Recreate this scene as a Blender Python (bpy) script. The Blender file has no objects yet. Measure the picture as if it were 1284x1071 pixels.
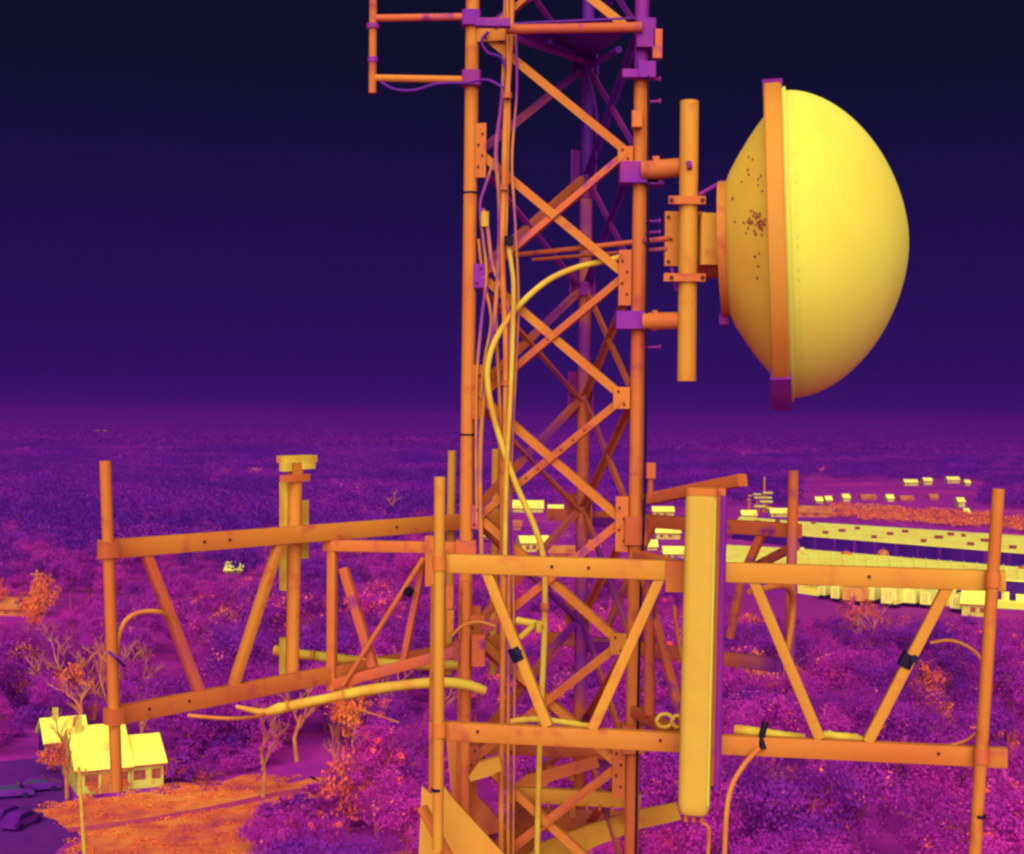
import bpy, math, random
import numpy as np
from mathutils import Vector, Matrix

# ------------------------------------------------------------------ camera
scene = bpy.context.scene
H = 38.0                      # camera height above the ground (m)
F_PX, W_PX, H_PX = 1800.0, 1284.0, 1071.0
PITCH = math.atan(13.5 / F_PX)
ROLL = 0.0122
fwd = Vector((0, math.cos(PITCH), -math.sin(PITCH)))
r0 = Vector((1, 0, 0)); u0 = Vector((0, math.sin(PITCH), math.cos(PITCH)))
RGT = r0 * math.cos(ROLL) + u0 * math.sin(ROLL)
UPV = u0 * math.cos(ROLL) - r0 * math.sin(ROLL)
CAM = Vector((0, 0, H))
cd = bpy.data.cameras.new('camera')
cam = bpy.data.objects.new('camera', cd); scene.collection.objects.link(cam)
m3 = Matrix((RGT, UPV, -fwd)).transposed()
cam.matrix_world = Matrix.Translation(CAM) @ m3.to_4x4()
cd.sensor_width = 36.0; cd.lens = 36.0 * F_PX / W_PX
cd.clip_start = 0.1; cd.clip_end = 60000
scene.camera = cam

# ------------------------------------------------------------------ world, sun, exposure
def lin(r, g, b, k=1.0):
    f = lambda c: ((c / 255 + 0.055) / 1.055) ** 2.4 if c > 10.3 else c / 255 / 12.92
    return (f(r) * k, f(g) * k, f(b) * k, 1.0)

SUN_EL, SUN_AZ = math.radians(33), math.radians(-3)     # low, behind the camera
world = bpy.data.worlds.new('World'); scene.world = world
world.use_nodes = True
nt = world.node_tree; nt.nodes.clear()
wo = nt.nodes.new('ShaderNodeOutputWorld'); bg = nt.nodes.new('ShaderNodeBackground')
tc = nt.nodes.new('ShaderNodeTexCoord'); sep = nt.nodes.new('ShaderNodeSeparateXYZ')
mr = nt.nodes.new('ShaderNodeMapRange'); cr = nt.nodes.new('ShaderNodeValToRGB')
mr.inputs['From Min'].default_value = 0.0; mr.inputs['From Max'].default_value = 0.30
nt.links.new(tc.outputs['Generated'], sep.inputs[0]); nt.links.new(sep.outputs['Z'], mr.inputs['Value'])
nt.links.new(mr.outputs[0], cr.inputs[0]); nt.links.new(cr.outputs[0], bg.inputs['Color'])
nt.links.new(bg.outputs[0], wo.inputs[0])
stops = [(0.0, (66, 17, 106)), (0.04, (53, 17, 99)), (0.115, (45, 17, 94)), (0.41, (30, 16, 75)),
         (0.62, (20, 15, 56)), (0.80, (14, 16, 42))]
el = cr.color_ramp.elements
while len(el) < len(stops): el.new(0.5)
for e, (p, c) in zip(el, stops): e.position = p; e.color = lin(*c)
bg.inputs['Strength'].default_value = 0.79

sd = bpy.data.lights.new('sun', 'SUN'); sun = bpy.data.objects.new('sun', sd)
scene.collection.objects.link(sun)
sd.energy = 5.0; sd.angle = math.radians(75); sd.color = (1.0, 0.9, 0.72)
SUN_DIR = Vector((math.cos(SUN_EL) * math.sin(SUN_AZ), -math.cos(SUN_EL) * math.cos(SUN_AZ), math.sin(SUN_EL)))
sun.rotation_euler = SUN_DIR.to_track_quat('Z', 'Y').to_euler()
sun.location = (20, -30, 80)

scene.view_settings.view_transform = 'Standard'; scene.view_settings.look = 'None'
scene.view_settings.gamma = 1.0; scene.view_settings.exposure = 0.35
scene.cycles.use_denoising = True
scene.cycles.max_bounces = 5
scene.cycles.pixel_filter_type = 'BLACKMAN_HARRIS'; scene.cycles.filter_width = 2.5

# ------------------------------------------------------------------ helpers: pixels to points
def ray(px, py):
    return fwd + RGT * ((px - W_PX / 2) / F_PX) - UPV * ((py - H_PX / 2) / F_PX)
def at(px, py, depth):
    d = ray(px, py); return CAM + d * (depth / d.y)
def ground(px, py, z=0.0):
    d = ray(px, py); return CAM + d * ((z - H) / d.z)
class Plane:                                            # a vertical plane given by two plan points
    def __init__(s, a, b):
        s.a = Vector((a[0], a[1], 0)); d = Vector((b[0] - a[0], b[1] - a[1], 0)); s.d = d.normalized()
        s.n = Vector((s.d.y, -s.d.x, 0))
        if s.n.y > 0: s.n = -s.n                        # towards the camera side
    def __call__(s, px, py, off=0.0):
        a = s.a + s.n * off
        r = ray(px, py); t = (a - CAM).dot(s.n) / r.dot(s.n)
        return CAM + r * t

# ------------------------------------------------------------------ helpers: meshes
COL = scene.collection
class MB:
    def __init__(s): s.v = []; s.f = []
    def add(s, vs, fs):
        o = len(s.v); s.v += [Vector(v) for v in vs]; s.f += [tuple(i + o for i in f) for f in fs]; return s
    def build(s, name, mat, parent=None, sharp=35):
        org = parent_origin(parent)
        me = bpy.data.meshes.new(name)
        me.from_pydata([tuple(v - org) for v in s.v], [], s.f)
        me.polygons.foreach_set('use_smooth', [True] * len(me.polygons))
        me.set_sharp_from_angle(angle=math.radians(sharp)); me.update()
        me.materials.append(mat)
        o = bpy.data.objects.new(name, me); COL.objects.link(o)
        if parent is not None: o.parent = parent
        return o
def parent_origin(p):
    v = Vector((0, 0, 0))
    while p is not None:
        v += p.location; p = p.parent
    return v
def basis(axis, up=None):
    a = Vector(axis).normalized()
    up = Vector(up) if up is not None else (Vector((0, 0, 1)) if abs(a.z) < 0.9 else Vector((0, 1, 0)))
    u = up.cross(a)
    if u.length < 1e-6: u = Vector((1, 0, 0)).cross(a)
    u.normalize(); v = a.cross(u); return a, u, v
def prism(p0, p1, prof, up=None, mb=None, prof1=None):
    mb = mb or MB(); p0 = Vector(p0); p1 = Vector(p1)
    a, u, v = basis(p1 - p0, up); n = len(prof); prof1 = prof1 or prof
    vs = [p0 + u * x + v * y for x, y in prof] + [p1 + u * x + v * y for x, y in prof1]
    fs = [(i, (i + 1) % n, n + (i + 1) % n, n + i) for i in range(n)] + [tuple(range(n - 1, -1, -1)), tuple(range(n, 2 * n))]
    return mb.add(vs, fs)
def circ(r, n=14): return [(r * math.cos(2 * math.pi * i / n), r * math.sin(2 * math.pi * i / n)) for i in range(n)]
def rrect(w, h, r=0.008, k=3):
    pts = []; r = min(r, w / 2.01, h / 2.01)
    for cx, cy, a0 in ((w/2-r, h/2-r, 0), (-w/2+r, h/2-r, 90), (-w/2+r, -h/2+r, 180), (w/2-r, -h/2+r, 270)):
        for i in range(k):
            a = math.radians(a0 + 90 * i / (k - 1)); pts.append((cx + r * math.cos(a), cy + r * math.sin(a)))
    return pts
def pipe(p0, p1, r, n=14, mb=None, r1=None): return prism(p0, p1, circ(r, n), None, mb, circ(r1 or r, n))
def beam(p0, p1, w, h, up=None, r=0.008, mb=None): return prism(p0, p1, rrect(w, h, r), up, mb)   # w across, h along up
def angle_iron(p0, p1, leg, t, inward, mb=None):
    a = (Vector(p1) - Vector(p0)).normalized(); inw = Vector(inward)
    prof = [(-leg/2, 0), (leg/2, 0), (leg/2, t), (-leg/2 + t, t), (-leg/2 + t, leg), (-leg/2, leg)]
    return prism(p0, p1, prof, inw, mb)
def box(c, ax, ay, az, sx, sy, sz, r=0.0, mb=None):
    c = Vector(c); az = Vector(az)
    k = r or min(sx, sy, sz) * 0.04
    return prism(c - az.normalized() * sz / 2, c + az.normalized() * sz / 2, rrect(sx, sy, k, 2), ay, mb) if True else None
def zbox(x0, x1, y0, y1, z0, z1, mb=None):
    mb = mb or MB()
    vs = [(x, y, z) for z in (z0, z1) for x, y in ((x0, y0), (x1, y0), (x1, y1), (x0, y1))]
    return mb.add(vs, [(3, 2, 1, 0), (4, 5, 6, 7), (0, 1, 5, 4), (1, 2, 6, 5), (2, 3, 7, 6), (3, 0, 4, 7)])
def sweep(pts, r, n=10, mb=None, rough=0.0, rad=None):
    """tube along a smoothed polyline"""
    mb = mb or MB(); P = [Vector(p) for p in pts]; fine = []; rr = []
    R = rad or [r] * len(P)
    for i in range(len(P) - 1):
        a = P[max(i-1, 0)]; b = P[i]; c = P[i+1]; d = P[min(i+2, len(P)-1)]
        K = 6
        for k in range(K):
            t = k / K
            fine.append(0.5 * ((2*b) + (c-a)*t + (2*a-5*b+4*c-d)*t*t + (-a+3*b-3*c+d)*t**3)); rr.append(R[i]*(1-t)+R[i+1]*t)
    fine.append(P[-1]); rr.append(R[-1])
    vs = []; N = len(fine); up = None
    for i, p in enumerate(fine):
        tng = (fine[min(i+1, N-1)] - fine[max(i-1, 0)]).normalized()
        if up is None: up = tng.orthogonal().normalized()
        up = (up - tng * up.dot(tng)).normalized(); w = tng.cross(up); r_ = rr[i] * (1 + rough * (rng.random() - .5))
        vs += [p + (up * math.cos(2*math.pi*k/n) + w * math.sin(2*math.pi*k/n)) * r_ for k in range(n)]
    fs = [(i*n+k, i*n+(k+1) % n, (i+1)*n+(k+1) % n, (i+1)*n+k) for i in range(N-1) for k in range(n)]
    fs += [tuple(range(n-1, -1, -1)), tuple(range((N-1)*n, N*n))]
    return mb.add(vs, fs)
def lathe(c, axis, prof, n=64, mb=None, up=(0, 0, 1), closed=True):
    """prof: list of (t along the axis, radius)"""
    mb = mb or MB(); c = Vector(c); a, u, v = basis(axis, up); vs = []; m = len(prof)
    for k in range(n):
        w = u * math.cos(2*math.pi*k/n) + v * math.sin(2*math.pi*k/n)
        vs += [c + a * t + w * r for t, r in prof]
    fs = [(k*m+j, k*m+j+1, ((k+1) % n)*m+j+1, ((k+1) % n)*m+j) for k in range(n) for j in range(m - 1)]
    return mb.add(vs, fs)
rng = random.Random(7)

def tag(o, label, cat, group=None):
    o['label'] = label; o['category'] = cat
    if group: o['group'] = group
    return o
def thing(name, loc, label, cat, group=None):
    o = bpy.data.objects.new(name, None); COL.objects.link(o); o.location = Vector(loc); o.empty_display_size = 0.2
    return tag(o, label, cat, group)
def struct(o): o['kind'] = 'structure'; return o

# ------------------------------------------------------------------ materials (false colours of a thermal picture)
def mat(name, c1, c2=None, scale=3.0, rough=0.6, detail=3.0, lo=0.35, hi=0.7, spec=0.12, c3=None, scale3=40, bump=0.0,
        coord='Object', vary=0.0):
    m = bpy.data.materials.new(name); m.use_nodes = True
    t = m.node_tree; b = t.nodes['Principled BSDF']
    b.inputs['Roughness'].default_value = rough; b.inputs['Specular IOR Level'].default_value = spec
    tcx = t.nodes.new('ShaderNodeTexCoord')
    if c2 is None:
        b.inputs['Base Color'].default_value = c1
        colour = None
    else:
        nz = t.nodes.new('ShaderNodeTexNoise'); nz.inputs['Scale'].default_value = scale; nz.inputs['Detail'].default_value = detail
        rp = t.nodes.new('ShaderNodeMapRange'); rp.inputs['From Min'].default_value = lo; rp.inputs['From Max'].default_value = hi
        rp.interpolation_type = 'SMOOTHSTEP'
        mx = t.nodes.new('ShaderNodeMix'); mx.data_type = 'RGBA'
        mx.inputs[6].default_value = c1; mx.inputs[7].default_value = c2
        t.links.new(tcx.outputs[coord], nz.inputs['Vector']); t.links.new(nz.outputs['Fac'], rp.inputs['Value'])
        t.links.new(rp.outputs[0], mx.inputs[0])
        colour = mx.outputs[2]
        if c3 is not None:
            n3 = t.nodes.new('ShaderNodeTexNoise'); n3.inputs['Scale'].default_value = scale3; n3.inputs['Detail'].default_value = 4
            r3 = t.nodes.new('ShaderNodeMapRange'); r3.inputs['From Min'].default_value = 0.56; r3.inputs['From Max'].default_value = 0.72
            m3_ = t.nodes.new('ShaderNodeMix'); m3_.data_type = 'RGBA'; m3_.inputs[7].default_value = c3
            t.links.new(tcx.outputs[coord], n3.inputs['Vector']); t.links.new(n3.outputs['Fac'], r3.inputs['Value'])
            t.links.new(r3.outputs[0], m3_.inputs[0]); t.links.new(colour, m3_.inputs[6]); colour = m3_.outputs[2]
        if vary:
            oi = t.nodes.new('ShaderNodeObjectInfo'); hs = t.nodes.new('ShaderNodeHueSaturation')
            vr = t.nodes.new('ShaderNodeMapRange'); vr.inputs['To Min'].default_value = 1 - vary; vr.inputs['To Max'].default_value = 1 + vary
            t.links.new(oi.outputs['Random'], vr.inputs['Value']); t.links.new(vr.outputs[0], hs.inputs['Value'])
            t.links.new(colour, hs.inputs['Color']); colour = hs.outputs[0]
        t.links.new(colour, b.inputs['Base Color'])
    if bump:
        nb = t.nodes.new('ShaderNodeTexNoise'); nb.inputs['Scale'].default_value = 60; bp = t.nodes.new('ShaderNodeBump')
        bp.inputs['Strength'].default_value = bump; bp.inputs['Distance'].default_value = 0.01
        t.links.new(tcx.outputs['Object'], nb.inputs['Vector']); t.links.new(nb.outputs['Fac'], bp.inputs['Height'])
        t.links.new(bp.outputs[0], b.inputs['Normal'])
    return m

def A(r, g, b, k=1.22):
    """base colour that shows as r, g, b on a face turned to the sun"""
    c = lin(r, g, b); return tuple(min(.95, c[i] / (k * 1.32 * sd.color[i])) for i in range(3)) + (1,)
M = {}
M['gold'] = mat('steel_gold',   A(228,154,48),  A(224,140,46), 1.6, bump=.15, c3=A(218,122,50), scale3=7, vary=.06)
M['amber'] = mat('steel_amber',  A(226,136,46),  A(222,116,46), 1.2, bump=.15, c3=A(206,96,52), scale3=7, vary=.08)
M['orange'] = mat('steel_orange', A(224,122,48),  A(214,98,54), 1.4, bump=.15, c3=A(192,76,66), scale3=7, vary=.08)
M['rust'] = mat('steel_rust',   A(218,102,54),   A(176,54,112), 1.1, bump=.15, c3=A(150,44,120), scale3=7, lo=.48, hi=.8, vary=.10)
M['mixed'] = mat('steel_mixed',  A(220,108,52),  A(138,38,150), 0.9, bump=.15, c3=A(176,64,96), scale3=7, lo=.44, hi=.64, vary=.10)
M['violet'] = mat('steel_violet', A(140,38,150),  A(168,46,130), 3.0, bump=.15, vary=.10)
M['plum'] = mat('steel_plum',   A(92,28,136),   A(120,34,146), 2.0, bump=.15)
M['black']  = mat('rubber_black', A(18,8,34), A(30,12,50), 8)
M['hole']   = mat('bolt_dark', A(110,44,26), A(90,30,40), 30)
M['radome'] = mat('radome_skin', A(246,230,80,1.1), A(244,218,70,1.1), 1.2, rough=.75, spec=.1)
M['shell'] = mat('reflector_skin', A(234,188,58,.85), A(232,174,56,.88), 1.5, rough=.7, spec=.1)
M['rim'] = mat('rim_band', A(224,148,50,1.15), A(222,134,48,1.15), 2.0)
M['panel'] = mat('antenna_shell', A(230,180,60,1.25), A(228,172,58,1.25), 6.0, rough=.6, bump=.1)
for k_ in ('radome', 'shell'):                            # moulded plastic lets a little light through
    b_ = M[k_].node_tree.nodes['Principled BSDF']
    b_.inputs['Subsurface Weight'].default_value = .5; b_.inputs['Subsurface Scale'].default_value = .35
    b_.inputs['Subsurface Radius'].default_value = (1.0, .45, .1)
M['cableY'] = mat('cable_yellow', A(236,198,60), A(228,150,50), 5.0)
M['cableO'] = mat('cable_orange', A(228,142,50), A(216,106,52), 4.0)
M['cableM'] = mat('cable_mixed', A(224,134,52), A(150,46,140), 1.6, lo=.45, hi=.6)
M['cableP'] = mat('cable_purple', A(120,34,150), A(90,26,130), 4.0)
M['roofY'] = mat('roof_hot', A(248,228,80,.64), A(242,206,68,.66), 0.12, c3=A(232,176,62,.75), scale3=.35)
M['wallY'] = mat('wall_hot', A(240,226,90), A(234,196,70), 0.3, c3=A(222,134,54), scale3=1.2)
M['wallO']  = mat('wall_warm', A(232,140,54), A(216,98,56), 0.4)
M['wallP']  = mat('wall_cold', A(88,24,128), A(66,20,118), 0.2)
M['trim']   = mat('trim_warm', A(214,96,54), A(190,70,70), 1.0)
M['pane']   = mat('pane_cool', A(160,70,70), A(196,104,60), 2.0, rough=.25)
M['vent']   = mat('vent_cool', A(176,84,54), A(140,50,80), 2.0)
M['trailer']= mat('trailer_skin', A(246,230,100,.8), A(240,210,80,.8), 0.3)
M['trailerO']= mat('trailer_warm', A(234,156,60,.85), A(226,130,56,.85), 0.3)
M['trunk']  = mat('bark_warm', A(206,88,60), A(150,44,120), 0.5, lo=.4, hi=.6, vary=.2)
M['bark2']  = mat('bark_hot', A(232,140,70), A(206,84,70), 0.6, vary=.15)

def foliage(name, cols, scale=0.012, fine=0.5, gain=1.0, obj_random=0.35, transl=0.0, fleck=None):
    """leaf material: a wide patchy noise over the land plus each plant's own shade picks from a ramp of colours"""
    m = bpy.data.materials.new(name); m.use_nodes = True
    t = m.node_tree; b = t.nodes['Principled BSDF']; b.inputs['Roughness'].default_value = .8
    b.inputs['Specular IOR Level'].default_value = .1
    g = t.nodes.new('ShaderNodeNewGeometry'); oi = t.nodes.new('ShaderNodeObjectInfo')
    n1 = t.nodes.new('ShaderNodeTexNoise'); n1.inputs['Scale'].default_value = scale; n1.inputs['Detail'].default_value = 4
    n2 = t.nodes.new('ShaderNodeTexNoise'); n2.inputs['Scale'].default_value = fine; n2.inputs['Detail'].default_value = 3
    for n in (n1, n2): t.links.new(g.outputs['Position'], n.inputs['Vector'])
    def math_(op, a, c):
        q = t.nodes.new('ShaderNodeMath'); q.operation = op
        for i, x in enumerate((a, c)):
            if isinstance(x, float): q.inputs[i].default_value = x
            else: t.links.new(x, q.inputs[i])
        return q.outputs[0]
    f = math_('ADD', math_('MULTIPLY', n1.outputs['Fac'], 0.9), math_('MULTIPLY', n2.outputs['Fac'], 0.55))
    f = math_('ADD', f, math_('MULTIPLY', oi.outputs['Random'], obj_random))
    f = math_('SUBTRACT', f, 0.225 + obj_random / 2)
    r = t.nodes.new('ShaderNodeValToRGB'); e = r.color_ramp.elements
    while len(e) < len(cols): e.new(.5)
    for x, (p, c) in zip(e, cols): x.position = p; x.color = tuple(min(1, q * gain) for q in lin(*c)[:3]) + (1,)
    t.links.new(f, r.inputs[0]); col = r.outputs[0]
    if fleck:                                             # small warm clumps, gathered in patches
        n3 = t.nodes.new('ShaderNodeTexNoise'); n3.inputs['Scale'].default_value = fleck[0]; n3.inputs['Detail'].default_value = 2
        n4 = t.nodes.new('ShaderNodeTexNoise'); n4.inputs['Scale'].default_value = fleck[1]
        for n in (n3, n4): t.links.new(g.outputs['Position'], n.inputs['Vector'])
        mr_ = t.nodes.new('ShaderNodeMapRange'); mr_.inputs['From Min'].default_value = fleck[2]; mr_.inputs['From Max'].default_value = fleck[2] + .06
        t.links.new(math_('ADD', math_('MULTIPLY', n3.outputs['Fac'], .65), math_('MULTIPLY', n4.outputs['Fac'], .35)), mr_.inputs['Value'])
        mx = t.nodes.new('ShaderNodeMix'); mx.data_type = 'RGBA'; mx.inputs[7].default_value = lin(222, 104, 62, gain)
        t.links.new(mr_.outputs[0], mx.inputs[0]); t.links.new(col, mx.inputs[6]); col = mx.outputs[2]
    t.links.new(col, b.inputs['Base Color'])
    if transl:
        tr = t.nodes.new('ShaderNodeBsdfTranslucent'); ms = t.nodes.new('ShaderNodeMixShader'); ms.inputs[0].default_value = transl
        t.links.new(col, tr.inputs['Color']); t.links.new(b.outputs[0], ms.inputs[1]); t.links.new(tr.outputs[0], ms.inputs[2])
        t.links.new(ms.outputs[0], t.nodes['Material Output'].inputs['Surface'])
    return m

VEG = [(0.20, (90, 26, 130)), (0.40, (116, 30, 134)), (0.55, (136, 34, 138)), (0.72, (152, 40, 140)), (0.95, (172, 50, 130))]
M['leaf'] = foliage('leaf_false_colour', VEG, gain=2.1, transl=.5, fleck=(.6, .03, .60), obj_random=.45)
M['far']  = foliage('far_leaf', [(0.28, (70, 20, 116)), (0.42, (100, 25, 130)), (0.55, (130, 30, 138)), (0.72, (164, 40, 138))], scale=.010, fine=.022, gain=2.3, transl=.5, fleck=(.05, .01, .655))
M['haze_leaf'] = foliage('haze_leaf', [(0.25, (74, 20, 118)), (0.45, (90, 23, 124)), (0.6, (106, 26, 128)), (0.8, (126, 30, 130))], scale=.0035, fine=.009, gain=1.9, transl=.5)
M['scrub'] = foliage('scrub_warm', [(0.2, (150, 40, 130)), (0.4, (214, 84, 80)), (0.6, (230, 110, 50)), (0.8, (236, 140, 60))], scale=.03, fine=.4, gain=.9)
M['ground'] = foliage('ground_false_colour', [(0.25, (96, 24, 128)), (0.45, (126, 28, 138)), (0.6, (146, 32, 140)), (0.75, (166, 44, 128))], scale=.012, fine=.25, gain=1.25, fleck=(.4, .03, .60))
M['field'] = foliage('field_false_colour', [(0.25, (124, 28, 140)), (0.5, (142, 32, 144)), (0.75, (160, 40, 138))], scale=.02, fine=.35, gain=.95)
M['yard']  = foliage('bare_yard', [(0.26, (150, 42, 122)), (0.38, (200, 84, 76)), (0.52, (226, 112, 56)), (0.72, (236, 150, 62))], scale=.08, fine=.5, gain=.95)
M['lot']   = foliage('asphalt_cold', [(0.2, (72, 22, 114)), (0.5, (88, 25, 126)), (0.8, (112, 30, 134))], scale=.05, fine=.6, gain=1.0)
M['track'] = foliage('track_cool', [(0.2, (150, 40, 120)), (0.5, (176, 54, 104)), (0.8, (200, 80, 90))], scale=.05, fine=.6, gain=1.0)
M['slab']  = foliage('concrete_hot', [(0.2, (230, 170, 60)), (0.5, (244, 208, 72)), (0.8, (250, 226, 86))], scale=.02, fine=.2, gain=1.5)
M['car']   = mat('car_paint_cool', A(122,32,144), A(104,28,136), .8, rough=.3)
M['glassC']= mat('car_glass', A(40,14,80), A(50,18,90), 1, rough=.15)
M['tyre']  = mat('tyre', A(40,14,70), A(52,18,80), 3)

# ------------------------------------------------------------------ ground
def sheet(name, pts, z, m):
    o = MB().add([(p.x, p.y, z) for p in pts], [tuple(range(len(pts)))]).build(name, m)
    n = o.data.polygons[0].normal
    if n.z < 0: o.data.flip_normals()
    return struct(o)
R_ = 26000
sheet('ground', [Vector((-R_, -R_, 0)), Vector((R_, -R_, 0)), Vector((R_, R_, 0)), Vector((-R_, R_, 0))], 0.0, M['ground'])
def blob(pix, wob=1.2, sub=5, seed=1):
    """ground patch with a ragged outline through picture points"""
    q = random.Random(seed); P = [ground(*p) for p in pix]; out = []
    for i, a in enumerate(P):
        b = P[(i + 1) % len(P)]
        for k in range(sub):
            c = a.lerp(b, k / sub); out.append(c + Vector((q.uniform(-wob, wob), q.uniform(-wob, wob), 0)))
    return out
YARD = blob([(52, 1018), (120, 1000), (205, 994), (232, 982), (262, 992), (300, 974), (345, 984), (408, 974), (412, 996), (372, 1012), (322, 1042), (330, 1075), (90, 1085), (108, 1048)], 1.1, 5, 3)
LOT = blob([(-60, 962), (60, 950), (92, 985), (84, 1006), (48, 1020), (98, 1044), (60, 1090), (-80, 1090)], .8, 4, 5)
FIELD = blob([(900, 742), (1010, 748), (1284, 778), (1400, 790), (1400, 830), (1200, 812), (1040, 800), (930, 790)], 2.0, 4, 8)
sheet('asphalt_lot', LOT, 0.02, M['lot'])
sheet('bare_yard', YARD, 0.04, M['yard'])
sheet('field', FIELD, 0.03, M['field'])
trk = [(84, 1042), (180, 1030), (270, 1014), (350, 996), (420, 986)]
def strip(name, pix, wid, z, m):
    P = [ground(*p) for p in pix]; L, Rr = [], []
    for i, p in enumerate(P):
        d = (P[min(i+1, len(P)-1)] - P[max(i-1, 0)]).normalized(); n = Vector((-d.y, d.x, 0)) * wid / 2
        L.append(p + n); Rr.append(p - n)
    return sheet(name, L + Rr[::-1], z, m)
strip('track', trk, 1.5, 0.07, M['track'])

# ------------------------------------------------------------------ lattice tower
FL = Vector((-.297, 9.594, 0)); FR = Vector((.813, 9.36, 0)); RR = Vector((.519, 10.446, 0))
TC = (FL + FR + RR) / 3
tower = thing('lattice_tower', (TC.x, TC.y, 0), 'tall three-legged steel lattice tower of round legs and crossed angle braces', 'tower')
z_node = at(600, 45, FL.y).z; STEP = .802
LEV = [z_node + STEP * (1 - k) for k in range(0, 9)]        # node levels in view and one above
top_z = LEV[0] + 0.3
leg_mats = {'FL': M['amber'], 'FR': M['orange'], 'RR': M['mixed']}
LEGS = {'FL': FL, 'FR': FR, 'RR': RR}
for k, p in LEGS.items():
    zs = {'FL': top_z, 'FR': at(803, 92, FR.y).z, 'RR': at(733, 245, RR.y).z}[k]
    lg = pipe((p.x, p.y, 0), (p.x, p.y, zs), .046, 20).build('leg', leg_mats[k], tower)
    if k != 'FL':
        us = pipe((p.x, p.y, zs), (p.x, p.y, top_z), .046, 20).build('leg_section', M['plum' if k == 'RR' else 'violet'], tower)
        us['label'] = 'cool purple upper leg section'
        prism((p.x, p.y, zs - .02), (p.x, p.y, zs + .02), circ(.06, 16)).build('flange', M['violet'], us)
    for i, z in enumerate([at(590, 242, FL.y).z, at(590, 545, FL.y).z] if k == 'FL' else []):
        prism((p.x, p.y, z - .006), (p.x, p.y, z + .006), circ(.052, 20)).build('band', M['black'], lg)
# diagonal braces: crossed angles on each face
faces = [('FL', 'FR', 0), ('FL', 'RR', 1), ('FR', 'RR', 2)]
for a, b, fi in faces:
    pa, pb = LEGS[a], LEGS[b]; d = (pb - pa).normalized()
    inw = (TC - (pa + pb) / 2).normalized()
    for k in range(len(LEV) - 1):
        z0, z1 = LEV[k], LEV[k + 1]
        for s in (0, 1):
            if fi == 1 and s == 0 and k == 1: continue
            if fi == 0 and s == 1 and k == 1: continue     # no second brace in the top bay seen from the front
            A = Vector((pa.x, pa.y, z0 if s == 0 else z1)) + d * (.085 if fi == 0 else .03)
            B = Vector((pb.x, pb.y, z1 if s == 0 else z0)) - d * (.085 if fi == 0 else .03)
            off = -inw * (.012 if s == 0 else -.012)
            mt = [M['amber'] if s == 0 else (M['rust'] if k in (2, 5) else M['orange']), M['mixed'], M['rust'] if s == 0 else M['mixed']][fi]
            if fi == 1 and k < 3: mt = M['violet'] if s == 0 else M['mixed']
            if fi == 2 and k < 3: mt = M['plum'] if s == 0 else M['violet']
            wdt = .054 if fi == 0 else .044
            br = angle_iron(A + off, B + off, wdt, .008, inw if s == 0 else -inw).build('diagonal_brace', mt, tower)
            if fi == 0 and s == 1 and k in (4,):           # a brace punched with a row of holes
                for q in range(7):
                    c = A.lerp(B, .25 + .08 * q) + off - inw * .0095
                    prism(c, c - inw * .004, circ(.008, 8)).build('bolt_hole', M['hole'], br)
# gusset plates at the nodes, flat in the front face
def gusset(leg, other, k, h, w, m, dz=0.0, out=.0):
    p, q = LEGS[leg], LEGS[other]; d = (q - p).normalized(); inw = (TC - (p + q) / 2).normalized()
    c = Vector((p.x, p.y, LEV[k] + dz)) + d * (.04 + w / 2) - inw * (.034 + out)
    o = prism(c - Vector((0, 0, h / 2)), c + Vector((0, 0, h / 2)), rrect(w, .012, .003, 2), inw).build('gusset_plate', m, tower)
    n = 2 if h < .25 else 4
    for i in range(n):
        b = c + d * w * .18 * (-1) ** i + Vector((0, 0, h * (.3 - .6 * i / max(n - 1, 1)))) - inw * .006
        prism(b, b - inw * .008, circ(.009, 6)).build('bolt', M['hole'], o)
gusset('FL', 'FR', 1, .10, .20, M['amber'])
for k in (2, 4, 6): gusset('FL', 'FR', k, .36, .075, M['orange'], .03)
for k in (3, 5, 7): gusset('FL', 'FR', k, .16, .075, M['violet' if k == 3 else 'rust'])
for k in (2,): gusset('FR', 'FL', k, .10, .10, M['amber'], -.02)
for k in (3, 5, 7): gusset('FR', 'FL', k, .36, .085, M['orange'], -.02)
for k in (4, 6): gusset('FR', 'FL', k, .14, .11, M['amber'])
for k in (2, 4): gusset('FR', 'RR', k, .34, .06, M['orange'], -.02)
for k, mm in ((1, 'plum'), (2, 'violet'), (3, 'violet'), (4, 'violet'), (5, 'rust'), (6, 'rust')):
    gusset('RR', 'FL', k, .34 if k % 2 == 0 else .18, .09, M[mm], .03)
    gusset('RR', 'FR', k, .22, .07, M[mm])
# collars on the rear leg
for z in (LEV[1], LEV[3]):
    prism((RR.x, RR.y, z - .05), (RR.x, RR.y, z + .05), circ(.085, 12)).build('joint_collar', M['plum'] if z == LEV[1] else M['violet'], tower)
# head platform: purple sheet with a tube along its front edge
zp = at(700, 30, 9.5).z
v = [FL + (FL - TC) * .05, FR + (FR - TC) * .05, RR + (RR - TC) * .05]
mbp = MB()
mbp.add([(p.x, p.y, zp + dz) for dz in (0, .012) for p in v], [(2, 1, 0), (3, 4, 5), (0, 1, 4, 3), (1, 2, 5, 4), (2, 0, 3, 5)])
mbp.build('platform_plate', M['plum'], tower)
inwF = (TC - (FL + FR) / 2).normalized()
pipe(at(636, 37, 9.40), at(806, 34, 9.22), .032).build('platform_rail', M['rust'], tower)
pipe(at(646, 48, 9.62), at(738, 78, 10.3), .024).build('platform_rail', M['violet'], tower)
pipe(at(776, 62, 9.40), at(742, 82, 10.3), .022).build('platform_rail', M['plum'], tower)
pipe(at(690, 52, 9.7), at(722, 66, 10.2), .018).build('platform_rail', M['plum'], tower)
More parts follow.
